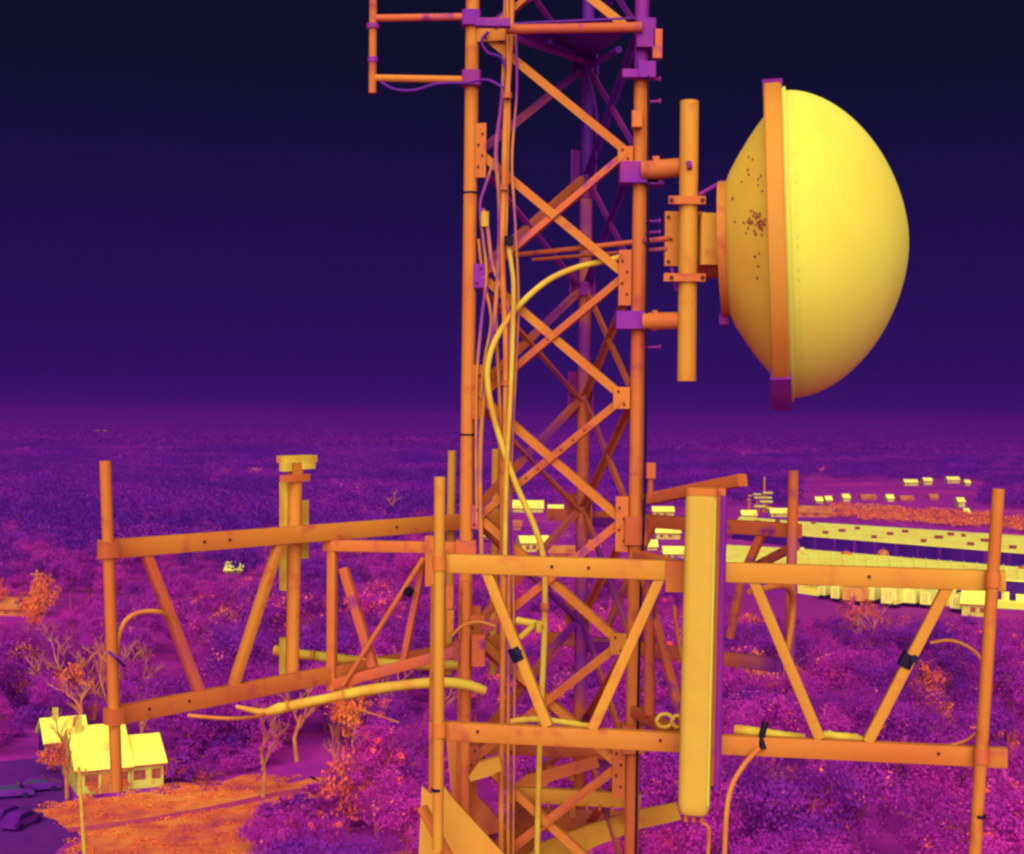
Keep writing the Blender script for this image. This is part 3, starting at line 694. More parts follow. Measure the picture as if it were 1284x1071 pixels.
c6 = cable([(813, 95, 9.25), (813, 250, 9.25), (811, 420, 9.25), (809, 600, 9.25), (803, 760, 9.25), (799, 940, 9.25), (797, 1090, 9.25)], .008, 'black', 'thin black safety line running down beside the right leg')
c7 = cable([(735, 84, 10.2), (748, 140, 10.2), (748, 200, 10.25)], .012, 'cableP', 'short purple cable hanging from the head platform by the rear leg')
# thick conduits by the left frame
k1 = cable([(296, 886, 9.3), (330, 893, 9.3), (352, 888, 9.3), (400, 878, 9.3), (470, 864, 9.28), (545, 856, 9.25), (585, 859, 9.25), (609, 867, 9.25)], .036, 'cableY', 'thick wrapped yellow cable sagging from the left frame to the tower', 'wrapped_cable', rough=.12, rad=[.012, .024, .036, .032, .034, .034, .034, .03])
k2 = cable([(343, 815, 10.3), (365, 819, 10.3), (400, 823, 10.3), (450, 829, 10.2), (520, 834, 10.1), (592, 834, 10.0)], .036, 'cableY', 'straight yellow wrapped cable running behind the stand-off post', 'wrapped_cable', rough=.12)
for i, x in enumerate((392, 472)):
    p = at(x, 822 + (x - 392) * .09, 10.26); prism(p - Vector((.012, 0, 0)), p + Vector((.012, 0, 0)), circ(.040, 12)).build('tape', M['cableO'], k2)
p0 = at(545, 848, 9.2); prism(p0, at(553, 864, 9.2), circ(.010, 8)).build('tie', M['black'], k1)
for (x, y) in ((360, 886), (430, 872), (505, 860), (560, 857)):
    p = at(x, y, 9.29); q2 = at(x + 3, y - .5, 9.29); prism(p, q2, circ(.040, 12)).build('tape', M['cableO'], k1)
k3 = cable([(922, 915, 8.55), (950, 919, 8.5), (985, 924, 8.5), (1008, 927, 8.5)], .032, 'cableY', 'wrapped yellow cable lying along the lower beam right of the antenna', 'wrapped_cable', rough=.15)
k4 = cable([(1026, 924, 8.48), (1040, 922, 8.48), (1055, 925, 8.48), (1072, 926, 8.48), (1086, 932, 8.48)], .028, 'cableY', 'short bright cable end on the lower beam between the V braces', 'wrapped_cable', rough=.25)
k5 = cable([(640, 905, 8.8), (668, 902, 8.8), (700, 905, 8.8), (738, 911, 8.8)], .020, 'cableY', 'bright yellow cable lying on the lower beam left of the antenna', 'wrapped_cable', rough=.2)
k6 = cable([(952, 938, 8.3), (934, 958, 8.28), (918, 985, 8.26), (911, 1020, 8.24), (908, 1090, 8.24)], .015, 'cableO', 'thin orange cable curling down from the black clamp on the lower beam')
k7 = cable([(1166, 806, 8.4), (1190, 803, 8.4), (1212, 810, 8.35), (1230, 826, 8.25), (1236, 850, 8.2), (1233, 880, 8.2)], .010, 'cableO', 'thin arched wire beside the right end pipe')
k8 = cable([(1140, 936, 8.28), (1180, 936, 8.25), (1208, 930, 8.2), (1226, 918, 8.15)], .009, 'cableO', 'thin wire rising from the lower beam to the right end pipe')
k9 = cable([(146, 822, 8.65), (149, 798, 8.65), (158, 778, 8.65), (175, 768, 8.7), (198, 767, 8.75), (212, 774, 8.85), (220, 785, 8.9)], .015, 'cableO', 'arched orange wire between the left end pipe and the first brace')
k10 = cable([(136, 817, 8.55), (146, 826, 8.55), (156, 835, 8.7)], .009, 'cableP', 'short purple wire tied to the left end pipe')
k11 = cable([(236, 897, 8.95), (255, 899, 8.95), (290, 901, 9.0), (320, 899, 9.2), (334, 893, 9.3)], .012, 'cableO', 'thin wire stretched below the left lower beam into the wrapped cable')
k12 = cable([(960, 905, 8.38), (955, 925, 8.36), (957, 940, 8.34)], .02, 'black', 'black rubber clamp on the lower beam right of the antenna', 'rubber_clamp')
k13 = cable([(500, 906, 9.6), (460, 893, 9.6), (425, 886, 9.7)], .006, 'cableO', 'loose thin wire below the thick wrapped cable')
k14 = cable([(566, 798, 9.2), (580, 785, 9.2), (600, 780, 9.2), (622, 786, 9.2)], .011, 'cableO', 'small arched wire over the stub pole')
k15 = cable([(652, 800, 9.2), (672, 783, 9.2), (676, 790, 9.1)], .02, 'cableY', 'short bright cable tail beside the straight feeder')
k16 = cable([(648, 778, 9.45), (662, 781, 9.43), (680, 784, 9.43)], .026, 'cableY', 'stubby bright yellow connector meeting the thick feeder', 'connector')
k17 = cable([(823, 905, 8.6), (828, 897, 8.6), (838, 896, 8.6), (844, 903, 8.6), (838, 911, 8.6), (828, 911, 8.6), (823, 905, 8.6)], .012, 'cableY', 'small bright wire loop beside the panel antenna', 'wire_loop')
k17b = cable([(842, 905, 8.58), (847, 898, 8.58), (855, 900, 8.58), (857, 908, 8.58), (848, 912, 8.58), (842, 905, 8.58)], .012, 'cableY', 'second bright wire loop touching the panel antenna', 'wire_loop')
k18 = cable([(845, 760, 9.2), (850, 800, 9.2), (858, 840, 9.2), (866, 890, 9.2)], .014, 'cableO', 'drooping jumper cable half hidden behind the panel antenna')
k19 = cable([(940, 742, 9.3), (985, 735, 9.6), (994, 760, 9.8), (990, 800, 9.8), (984, 830, 9.8)], .022, 'cableO', 'hanging orange cable loop on the frame behind the antenna')
# black rubber clamps on the V braces
for (a, b, pl, lab) in (((644, 812), (652, 828), PB, 'black rubber clamp on the brace left of the antenna'), ((1141, 820), (1133, 836), PB, 'black rubber clamp on the brace nearest the right end pipe')):
    o = thing('rubber_clamp', pl(*a), lab, 'clamp')
    beam(pl(*a, -.004), pl(*b, -.004), .08, .08, pl.n, .02).build('clamp_body', M['black'], o)
    pipe(pl(a[0] + 6, a[1] + 6, .03), pl(a[0] + 6, a[1] + 6, .06), .022, 12).build('knob', M['black'], o)

# ------------------------------------------------------------------ buildings
Z = Vector((0, 0, 1))
def gable(th, o, ux, w, dp, h, ridge, wall, roof, over=.35, prefix=''):
    """walls and a pitched roof; o = front left corner on the ground, ux = unit vector along the front"""
    uy = Vector((-ux.y, ux.x, 0))
    P = lambda a, b, z: o + ux * a + uy * b + Z * z
    mb = MB()
    mb.add([P(0,0,0), P(w,0,0), P(w,dp,0), P(0,dp,0), P(0,0,h), P(w,0,h), P(w,dp,h), P(0,dp,h), P(0,dp/2,ridge-.1), P(w,dp/2,ridge-.1)],
           [(0,1,5,4), (1,2,6,9,5), (2,3,7,6), (3,0,4,8,7)])
    mb.build(prefix + 'wall', wall, th)
    k = over; sl = (ridge - h) / (dp / 2); rb = MB(); t = .16
    pts = []
    for a in (-k, w + k):
        pts += [P(a, -k, h - sl * k), P(a, dp/2, ridge), P(a, dp + k, h - sl * k), P(a, -k, h - sl * k + t), P(a, dp/2, ridge + t), P(a, dp + k, h - sl * k + t)]
    rb.add(pts, [(3,9,10,4), (4,10,11,5), (0,1,7,6), (1,2,8,7), (0,6,9,3), (2,5,11,8), (0,3,4,1), (1,4,5,2), (6,7,10,9), (7,8,11,10)])
    r = rb.build(prefix + 'roof', roof, th)
    fascia = MB(); prism(P(-k, -k - .03, h - sl * k + t/2), P(w + k, -k - .03, h - sl * k + t/2), rrect(.05, .2, .01, 2), (0,0,1), fascia)
    fascia.build('fascia', M['trim'], r)
    return P, r
def window(th, P, x, z, w, h, m=None):
    f = MB(); a = P(x, -.03, z); b = P(x + w, -.03, z + h)
    ux = (P(1,0,0) - P(0,0,0)); 
    prism(P(x + w/2, -.02, z), P(x + w/2, -.02, z + h), rrect(w, .08, .01, 2), P(0,-1,0) - P(0,0,0), f)
    wn = f.build('window', M['trim'], th)
    for i in (0, 1):
        g = MB(); prism(P(x + w * (.27 + .46 * i), -.055, z + .07), P(x + w * (.27 + .46 * i), -.055, z + h - .07), rrect(w * .40, .03, .005, 2), P(0,-1,0) - P(0,0,0), g)
        g.build('pane', m or M['pane'], wn)
hl, hr = ground(97, 998), ground(206, 987)
ux = (hr - hl); ux.z = 0; hw = ux.length; ux.normalize()
house = thing('house', hl, 'bright yellow single-storey house with stepped roof beside the bare orange yard', 'house')
uy = Vector((-ux.y, ux.x, 0))
P1, rf = gable(house, hl, ux, hw * .60, 10.0, 2.5, 5.7, M['wallY'], M['roofY'])
P2, rf2 = gable(house, hl + ux * hw * .60 + uy * .4, ux, hw * .40, 7.6, 2.45, 4.5, M['wallY'], M['roofY'])
for x in (.7, 3.6): window(house, P1, x, .9, 1.3, 1.1)
window(house, P2, .4, .9, 1.2, 1.0); window(house, P2, 2.2, .9, .9, 1.0)
dr = MB(); prism(P1(2.7, -.02, 0), P1(2.7, -.02, 2.0), rrect(.9, .08, .01, 2), P1(0,-1,0) - P1(0,0,0), dr); d_ = dr.build('door', M['wallO'], house)
hd = MB(); prism(P1(3.0, -.09, 1.0), P1(3.0, -.09, 1.1), circ(.04, 6), None, hd); hd.build('handle', M['vent'], d_)
ch = MB(); c = P1(.7, 4.4, 5.2); prism(c, c + Z * 1.7, rrect(.7, .7, .04, 2), uy, ch); ck = ch.build('chimney', M['wallY'], rf)
wl = ground(58, 958); gw = thing('garage', wl, 'low yellow garage with chimney behind the house, its roof half in shade', 'garage')
P3, rf3 = gable(gw, wl, ux, 4.2, 6.0, 2.3, 4.2, M['wallP'], M['roofY'])
ch = MB(); c = P3(1.3, 2.9, 3.9); prism(c, c + Z * 1.5, rrect(.6, .6, .04, 2), uy, ch); ch.build('chimney', M['wallY'], rf3)
dr = MB(); prism(P3(2.1, -.03, 0), P3(2.1, -.03, 2.0), rrect(2.6, .08, .01, 2), P3(0,-1,0) - P3(0,0,0), dr); dr.build('garage_door', M['trim'], gw)

def slabhouse(name, pix, z, label, cat, wall, roof, wall_split=None):
    """flat-roofed building from four roof corners in the picture at height z"""
    C = [ground(px, py, z) for px, py in pix]
    th = thing(name, Vector((C[0].x, C[0].y, 0)), label, cat); n = len(C)
    w = MB(); w.add([(p.x, p.y, zz) for zz in (0, z - .3) for p in C], [(i, (i+1) % n, n + (i+1) % n, n + i) for i in range(n)]); w.build('wall', wall, th)
    cen = sum(C, Vector()) / n
    D = [cen + (p - cen) * 1.012 for p in C]
    r = MB(); r.add([(p.x, p.y, zz) for zz in (z - .3, z) for p in D], [tuple(range(n, 2*n)), tuple(range(n-1, -1, -1))] + [(i, (i+1) % n, n + (i+1) % n, n + i) for i in range(n)])
    ro = r.build('roof', roof, th)
    return th, ro, C
th1, ro1, C1 = slabhouse('warehouse', [(918, 660), (1010, 671), (1410, 703), (1410, 680), (1005, 654), (930, 648)], 4.0, 'long low warehouse with bright yellow flat roof and cold purple wall', 'warehouse', M['wallP'], M['roofY'])
for (x, y, s) in ((1020, 657, 1.0), (1035, 669.5, 1), (1056, 667, 1.3), (1075, 664, 1), (1096, 675, 1), (1116, 671, 1.2), (1135, 668, 1.2), (1158, 680, 1), (1177, 675.5, 1.5), (1192, 671.5, 1.2), (1217, 684, 1.2), (1235, 679.5, 1.4), (1208, 673, .8), (1270, 688, 1.2), (975, 655, 1), (950, 656, 1)):
    p = ground(x, y, 4.0); b = MB(); s *= .7
    prism(p + Vector((0, 0, -.02)), p + Vector((0, 0, .75)), rrect(1.9 * s, 1.5 * s, .1, 2), (.7, .7, 0), b)
    v_o = b.build('roof_vent', M['vent'], th1); c = MB(); prism(p + Z * .75, p + Z * .9, rrect(2.2 * s, 1.8 * s, .1, 2), (.7, .7, 0), c); c.build('cowl', M['trim'], v_o)
# wall bays of the warehouse: pilasters that can just be told apart
for i in range(14):
    a = C1[1].lerp(C1[2], (i + .5) / 14); a.z = 0
    nr = Vector((C1[2].y - C1[1].y, C1[1].x - C1[2].x, 0)).normalized()
    if nr.y > 0: nr = -nr
    b = MB(); prism(a + nr * .12, a + nr * .12 + Z * 3.6, rrect(1.0, .25, .02, 2), nr, b); b.build('pilaster', M['lot'], th1)
th2, ro2, C2 = slabhouse('long_shed', [(905, 703), (1000, 709), (1284, 728), (1400, 736), (1400, 720), (1284, 711.5), (1000, 688), (905, 683)], 4.5, 'long shed with ribbed yellow roof between the warehouse and the parked trailers', 'shed', M['wallP'], M['roofY'])
for i in range(26):     # standing roof ribs
    a = C2[1].lerp(C2[3], i / 25); b2 = C2[6].lerp(C2[4], i / 25)
    m_ = MB(); beam(a + Z * .03, b2 + Z * .03, .25, .25, None, .02, m_); m_.build('roof_rib', M['roofY'], th2)
sl_ = [ground(*p) for p in ((1000, 726), (1284, 740), (1420, 748), (1420, 772), (1284, 765), (1200, 761), (1040, 750), (1000, 744))]
sheet('paved_yard', sl_, 0.06, M['slab'])
ob = ground(1080, 714); 
tr_dir = Vector((.62, .78, 0)).normalized()
def trailer(px, py, wpx, hpx, L, hot, label):
    o = ground(px, py); d = o.y / F_PX; w = wpx * d * 1.18; h = hpx * d * 1.28
    th = thing('box_trailer', o, label, 'trailer', 'box trailers parked in a row by the shed')
    nr = Vector((tr_dir.y, -tr_dir.x, 0)); base = .95
    A = o + nr * 0 + Z * (base + (h - base) / 2)
    bd = MB(); prism(A, A + tr_dir * L, rrect(w, h - base, .06, 2), Z, bd); body = bd.build('body', M['trailer'] if hot else M['trailerO'], th)
    for s in (-1, 1):
        g = MB(); c = A - tr_dir * .03 + nr * s * w * .24; prism(c - Z * (h - base) * .45, c + Z * (h - base) * .45, rrect(w * .44, .05, .01, 2), tr_dir, g)
        dd = g.build('rear_door', M['trailer'] if hot else M['trailerO'], body)
        g = MB(); c2 = c - tr_dir * .05 + nr * (-s) * w * .12; prism(c2 - Z * .9, c2 + Z * .9, circ(.04, 6), None, g); g.build('lock_bar', M['vent'], dd)
    g = MB(); zc = base - .2
    prism(o + Z * zc + tr_dir * .2, o + Z * zc + tr_dir * (L - .3), rrect(w * .5, .25, .02, 2), Z, g); g.build('chassis', M['tyre'], th)
    for s in (-1, 1):
        for q_ in (.9, 2.1):
            c = o + tr_dir * q_ + nr * s * w * .4 + Z * .5
            g = MB(); prism(c - nr * .15, c + nr * .15, circ(.5, 14), None, g); g.build('wheel', M['tyre'], th)
tl = [(1030, 752, 9, 13, 6, 1, 'small bright box trailer at the tree end of the trailer row'),
      (1047, 756, 10, 17, 8, 1, 'narrow bright box trailer beside the small end trailer'),
      (1068, 759, 22, 17, 9, 0, 'wide orange box trailer among yellow ones'),
      (1089, 758, 13, 18, 9, 1, 'yellow box trailer next to the wide orange one'),
      (1114, 763, 17, 20, 10, 1, 'tallest yellow box trailer in the middle of the row'),
      (1140, 762, 13, 17, 9, 1, 'yellow box trailer just past the tallest one'),
      (1160, 764, 12, 17, 9, 1, 'yellow box trailer in front of the frame brace'),
      (1198, 769, 12, 18, 9, 1, 'yellow box trailer beside the sales hut')]
for a in tl: trailer(*a)
# hut at the right end of the row
o = ground(1206, 772); o2 = ground(1240, 774); uxh = (o2 - o).normalized()
hut = thing('hut', o, 'yellow gabled hut with two dark windows at the end of the trailer row', 'hut')
Ph, _ = gable(hut, o, uxh, (o2 - o).length, 8, 2.4, 4.6, M['wallY'], M['roofY'])
window(hut, Ph, 1.6, .8, 1.0, 1.0); window(hut, Ph, 3.4, .8, 1.0, 1.0)
# tanks and vents along the warehouse wall
for (x, y, lab) in ((1060, 694, 'squat yellow tank by the warehouse wall'), (1106, 692, 'round orange tank with a cap by the warehouse wall'), (1283, 712, 'bright round tank at the end of the warehouse wall')):
    p = ground(x, y, 4.6); p = Vector((p.x, p.y, 0)); p = p + Vector((0, -1, 0))
    tk = thing('storage_tank', p, lab, 'tank', 'tanks between warehouse and shed')
    lathe(p, (0, 0, 1), [(0, 1.5), (4.4, 1.5), (5.0, 1.2), (5.3, .5), (5.35, .01)], 18, up=(1, 0, 0)).build('shell', M['wallO'], tk)
    prism(p + Z * 5.3, p + Z * 5.8, circ(.5, 10)).build('cap', M['lot'], tk)
cq = random.Random(9)
for i in range(22):
    p = ground(1015 + 265 * (i + cq.random()) / 22, 737 + 14 * i / 22 + cq.uniform(-3, 6)); w_ = cq.uniform(1.2, 3.2)
    o = thing('cargo_crate', p, 'bright cargo crate on the paved strip behind the trailers', 'crate', 'crates behind the trailers'); a_c = cq.uniform(0, 1.5)
    h_c = cq.uniform(1.2, 3.0); prism(p, p + Z * h_c, rrect(w_, w_ * .8, .08, 2), (math.sin(a_c), math.cos(a_c), 0)).build('body', M[cq.choice(['trailer', 'trailerO', 'wallY'])], o)
    prism(p + Z * h_c, p + Z * (h_c + .15), rrect(w_ * 1.04, w_ * .84, .05, 2), (math.sin(a_c), math.cos(a_c), 0)).build('lid', M['roofY'], o)
# far houses and sheds, placed on the ground where their feet show
def small_house(px, py, wpx, hpx, label, hot=1, cat='house', turn=0.0, grp=None, nwin=2):
    o = ground(px - wpx / 2, py); d = o.y / F_PX; w = wpx * d; h = hpx * d
    th = thing('house' if cat == 'house' else 'shed', o, label, cat, grp)
    uxx = Vector((math.cos(turn), math.sin(turn), 0)); dp = min(max(w * .6, 6), 14)
    P, r = gable(th, o, uxx, w, dp, h * .55, h * .55 + dp * .28, [M['wallO'], M['wallY']][min(hot, 1)], [M['wallO'], M['roofY']][min(hot, 1)])
    for i in range(nwin): window(th, P, w * (.15 + .7 * i / max(nwin, 1)), h * .15, w * .14, h * .25)
    return th
small_house(672, 692, 36, 20, 'yellow house with dark windows seen between the tower braces', 1, turn=.2, nwin=3)
small_house(708, 700, 36, 12, 'low orange-roofed shed beyond the lower braces', 0, 'shed')
small_house(655, 642, 52, 9, 'long pale yellow barn far behind the straight feeder cable', 1, 'barn')
small_house(697, 643, 18, 7, 'small yellow roof beyond the rear leg', 1, 'shed')
small_house(832, 648, 26, 12, 'yellow house half hidden by the tall panel antenna', 1)
small_house(838, 676, 30, 14, 'yellow roofed house just above the golden top beam by the antenna', 1)
small_house(846, 700, 26, 10, 'low yellow shed touching the edge of the panel antenna', 1, 'shed')
small_house(1020, 648, 44, 10, 'long orange shed just behind the warehouse roof', 0, 'shed', turn=-.1)
for i, (x, y, w_, h_) in enumerate(((1143, 609, 16, 7), (1164, 608, 10, 9), (1196, 606, 15, 8), (1214, 609, 6, 6))):
    small_house(x, y, w_, h_, 'small bright house in the far cluster beyond the scrub', 1, grp='far bright houses', nwin=1)
for i, (x, y, w_, h_) in enumerate(((1028, 631, 8, 5), (1040, 630, 7, 5), (1062, 629, 8, 8), (1090, 627, 18, 4), (1117, 629, 8, 7), (1138, 628, 16, 3))):
    small_house(x, y, w_, h_, 'bright roof in the row of far sheds behind the orange shed', 1 if w_ < 12 else 0, 'shed', grp='row of far sheds', nwin=0)
for (x, y, w_, h_, lab) in ((205, 1, 1, 1, None), (124, 545, 18, 5, 'lone orange roof far off near the horizon'), (292, 719, 20, 6, 'yellow roof among trees seen through the left frame'), (20, 772, 44, 16, 'orange house at the left edge of the wood'), (14, 850, 16, 5, 'small yellow shed at the left edge of the wood')):
    if lab: small_house(x, y, w_, h_, lab, 0 if 'orange' in lab else 1, nwin=2)
for (x, y, w_, h_, hot_, lab) in ((1172, 627, 10, 5, 0, 'small orange roof beyond the scrub strip'), (1206, 636, 8, 12, 1, 'upright yellow hut in the scrub behind the warehouse'), (1214, 648, 5, 8, 1, 'narrow yellow post hut at the warehouse back edge'), (940, 650, 18, 7, 1, 'yellow shed at the warehouse end near the antenna'), (978, 648, 22, 8, 1, 'pale yellow shed at the foot of the switchgear'), (1004, 700, 10, 7, 1, 'small yellow hut on the shed side of the warehouse'), (640, 664, 26, 8, 0, 'orange roof behind the crossed cables'), (742, 690, 20, 8, 0, 'orange roof behind the rear leg'), (598, 668, 16, 6, 0, 'orange roof beside the left leg'), (612, 676, 14, 5, 1, 'yellow roof beside the left leg'), (818, 690, 12, 8, 1, 'small yellow roof beside the right leg')):
    small_house(x, y, w_, h_, lab, hot_, 'shed', nwin=1)
# loading docks and parked boxes that break up the long strips
for i, (x, y, w_, m_) in enumerate(((930, 716, 26, 'lot'), (970, 716, 22, 'lot'), (1290, 733, 34, 'lot'))):
    p = ground(x, y); k = p.y / F_PX; o = thing('dock_shelter', p, ['dark dock shelter at the antenna end of the shed', 'second dark dock shelter, behind the orange frame', 'dark dock shelter past the right end pipe'][i], 'dock')
    b_ = MB(); prism(p + Vector((0, 0, 1.6)) , p + Vector((w_ * k, -w_ * k * .25, 1.6)), rrect(3.2, 3.0, .2, 2), (0, 0, 1), b_); b_.build('shelter', M[m_], o)
    b_ = MB(); prism(p + Vector((0, -.1, 3.2)), p + Vector((w_ * k, -w_ * k * .25 - .1, 3.2)), rrect(3.6, .2, .05, 2), (0, 0, 1), b_); b_.build('canopy', M['roofY'], o)
# pylon-like substation stack beyond the warehouse
sb_ = ground(958, 642); st = thing('substation', sb_, 'stacked bright switchgear with a tall mast beyond the warehouse', 'substation')
k = sb_.y / F_PX
pipe(sb_, sb_ + Z * 44 * k, .5, 8).build('mast', M['wallO'], st)
for (dx, z0, w_, h_) in ((4, 24, 12, 4), (-2, 18, 22, 3.5), (2, 13, 16, 4), (-6, 7, 14, 4), (6, 5, 8, 4), (-18, 20, 5, 4), (-20, 15, 4, 3.5), (-9, 22, 10, 3)):
    c = sb_ + Vector((dx * k, 0, z0 * k)); prism(c - Vector((w_ * k / 2, 0, 0)), c + Vector((w_ * k / 2, 0, 0)), rrect(3, h_ * k * .7, .2, 2), Z).build('switch_box', M['wallY'] if w_ > 6 else M['wallO'], st)
    prism(Vector((c.x, c.y, 0)), c, circ(.3, 6)).build('post', M['wallO'], st)
# far masts that break the horizon
for x, yt, yb in ((306, 513, 540), (352, 515, 538)):
    b = ground(x, yb); k = b.y / F_PX
    o = thing('radio_mast', b, 'faint thin mast standing on the far horizon', 'mast', 'far masts'); prism(b, b + Z * (yb - yt) * k, circ(.9, 6), None, None, circ(.4, 6)).build('pole', M['violet'], o)
# utility pole
b = at(107, 1098, 119); b.z = 0; t = at(99, 962, 119)
up_ = thing('utility_pole', b, 'slim bright yellow utility pole in front of the house', 'pole')
prism(b, t, circ(.19, 10), None, None, circ(.13, 10)).build('pole', M['cableY'], up_)
prism(t + Vector((-.7, 0, -.4)), t + Vector((.7, 0, -.4)), rrect(.14, .14, .02, 2), Z).build('cross_arm', M['wallO'], up_)
for s in (-.55, .55): prism(t + Vector((s, 0, -.33)), t + Vector((s, 0, -.1)), circ(.06, 8)).build('insulator', M['vent'], up_)
b = ground(46, 772); k = b.y / F_PX
o = thing('telegraph_pole', b, 'orange telegraph pole beside the house at the left edge of the wood', 'pole')
prism(b, b + Z * 58 * k, circ(.35, 8), None, None, circ(.25, 8)).build('pole', M['wallO'], o)
prism(b + Z * 52 * k + Vector((-1.2, 0, 0)), b + Z * 52 * k + Vector((1.2, 0, 0)), rrect(.25, .25, .02, 2), Z).build('cross_arm', M['wallO'], o)
# parked cars on the cold lot
def car(px, py, ang, label):
    o = ground(px, py); ux = Vector((math.cos(ang), math.sin(ang), 0)); uy = Vector((-ux.y, ux.x, 0))
    th = thing('parked_car', o, label, 'car', 'cars parked on the cold lot')
    prof = [(-2.15, .35), (2.15, .35), (2.2, .7), (1.9, .85), (1.1, .92), (.5, 1.42), (-1.1, 1.45), (-1.8, .98), (-2.2, .9)]
    mb = MB(); n = len(prof)
    mb.add([o + ux * x + uy * s * (.86 if z < 1.2 else .68) + Z * z for s in (-1, 1) for x, z in prof],
           [tuple(range(n)), tuple(range(2*n-1, n-1, -1))] + [(i, n + i, n + (i+1) % n, (i+1) % n) for i in range(n)])
    mb.build('body', M['car'], th)
    for s in (-1, 1):
        g = MB(); g.add([o + ux * x + uy * s * y + Z * z for x, y, z in ((1.0, .88, .97), (.5, .71, 1.36), (-1.0, .71, 1.38), (-1.6, .88, 1.0))], [(0, 1, 2, 3)]); g.build('side_window', M['glassC'], th)
    g = MB(); g.add([o + ux * x + uy * y + Z * z for x, y, z in ((1.12, -.75, .94), (1.12, .75, .94), (.53, .6, 1.42), (.53, -.6, 1.42))], [(0, 1, 2, 3)]); g.build('windscreen', M['glassC'], th)
    for x in (-1.35, 1.35):
        for s in (-1, 1):
            c = o + ux * x + uy * s * .8 + Z * .33; g = MB(); prism(c - uy * .1, c + uy * .1, circ(.33, 14), None, g); g.build('wheel', M['tyre'], th)
car(14, 1000, .3, 'purple car on the cold lot nearest the wood edge')
car(48, 992, .4, 'purple car on the cold lot beside the house wall')
car(8, 1030, 1.2, 'purple car parked end-on at the lot edge')
car(27, 1036, 1.3, 'second end-on purple car, toward the utility pole')

# ------------------------------------------------------------------ trees
tq = random.Random(21)
def crown_mesh(name, seed, r, h, n_cl, per, leaf):
    q = random.Random(seed); vs = []; fs = []
    cl = []
    while len(cl) < n_cl:
        v = Vector((q.uniform(-1, 1), q.uniform(-1, 1), q.uniform(-1, 1)))
        if .25 < v.length < 1: cl.append((Vector((v.x * r, v.y * r, h * .62 + v.z * h * .36)), q.uniform(.6, 1.3)))
    for c, s in cl:
        for _ in range(int(per * s)):
            p = c + Vector((q.gauss(0, .5), q.gauss(0, .5), q.gauss(0, .38))) * s * r * .30
            n = (Vector((p.x / r, p.y / r, (p.z - h * .5) / (h * .4))) * 1.1 + Vector((q.gauss(0, .7), q.gauss(0, .7), q.gauss(.2, .7)))).normalized(); a = n.orthogonal().normalized(); b = n.cross(a)
            L = leaf * q.uniform(.5, 1.25); th = q.uniform(0, 6.28); a, b = a * math.cos(th) + b * math.sin(th), b * math.cos(th) - a * math.sin(th)
            i = len(vs); vs += [p - a * L * .5, p + b * L * .34 + n * .1 * L, p + a * L * .5, p - b * L * .34 + n * .1 * L]; fs.append((i, i+1, i+2, i+3))
    me = bpy.data.meshes.new(name); me.from_pydata([tuple(v) for v in vs], [], fs); me.materials.append(M['leaf']); return me
def limb_mesh(name, seed, h, r0, spread, m_, depth=3, fork=3):
    q = random.Random(seed); mb = MB()
    def grow(p, d, L, rad, lev):
        mid = p + d * L * .5 + Vector((q.gauss(0, .05), q.gauss(0, .05), 0)) * L
        e = p + d * L + Vector((q.gauss(0, .08), q.gauss(0, .08), q.gauss(.02, .04))) * L
        pipe(p, mid, rad, 6, mb, rad * .82); pipe(mid, e, rad * .82, 6, mb, rad * .62)
        if lev:
            for k in range(fork):
                a = q.uniform(0, 6.28); t = q.uniform(.45, 1)
                nd = (d + Vector((math.cos(a), math.sin(a), q.uniform(-.1, .35))) * spread * q.uniform(.6, 1.2)).normalized()
                grow(p.lerp(e, t), nd, L * q.uniform(.5, .75), rad * .52, lev - 1)
    grow(Vector((0, 0, 0)), Vector((0, 0, 1)), h * .5, r0, depth)
    me = bpy.data.meshes.new(name); me.from_pydata([tuple(v) for v in mb.v], [], mb.f); me.materials.append(m_); return me
CROWN = [crown_mesh('crown', 100 + i, r, h, n, 190, lf) for i, (r, h, n, lf) in enumerate(((4.2, 11, 34, .34), (4.8, 12, 38, .36), (3.6, 12.5, 30, .32), (5.0, 10, 38, .36), (3.2, 9, 26, .30)))]
TRUNK = [limb_mesh('trunk', 200 + i, h, .24, .9, M['trunk']) for i, h in enumerate((11, 12, 12.5, 10, 9))]
BARE = [limb_mesh('limbs', 300 + i, h, .30, .75, M['bark2'], 4, 3) for i, h in enumerate((12, 10, 11))]
SHRUB = [crown_mesh('foliage', 400 + i, 1.7, 2.6, 12, 40, .34) for i in range(3)]
def inst(name, me, parent, mat_over=None):
    o = bpy.data.objects.new(name, me); COL.objects.link(o); o.parent = parent; return o
def project(p):
    w = p - CAM; d = w.dot(fwd); return W_PX / 2 + F_PX * w.dot(RGT) / d, H_PX / 2 - F_PX * w.dot(UPV) / d
def inside(p, poly):
    x, y = p.x, p.y; r = False; j = len(poly) - 1
    for i in range(len(poly)):
        a, b = poly[i], poly[j]
        if (a.y > y) != (b.y > y) and x < (b.x - a.x) * (y - a.y) / (b.y - a.y) + a.x: r = not r
        j = i
    return r
SITES = [[ground(*p) for p in q] for q in ([(900, 636), (1420, 672), (1420, 790), (1000, 762), (900, 742)], [(40, 940), (215, 925), (215, 1000), (40, 1015)], [(620, 664), (735, 664), (735, 712), (620, 712)], [(815, 640), (870, 640), (870, 712), (815, 712)])] + [YARD, LOT, FIELD]
def clear_y(px, d):
    """picture height above which no tree top may stand, to keep the open views open"""
    if px > 890 and d < 420: return 772
    if 600 < px <= 890 and d < 420: return 700
    if -40 < px < 62 and 150 <= d < 268: return 776
    if 262 < px < 322 and 150 <= d < 345: return 722
    if -80 < px < 345 and d < 150: return 1090
    if 345 <= px < 430 and d < 150: return 1016
    return 0
spots = []; tries = 0
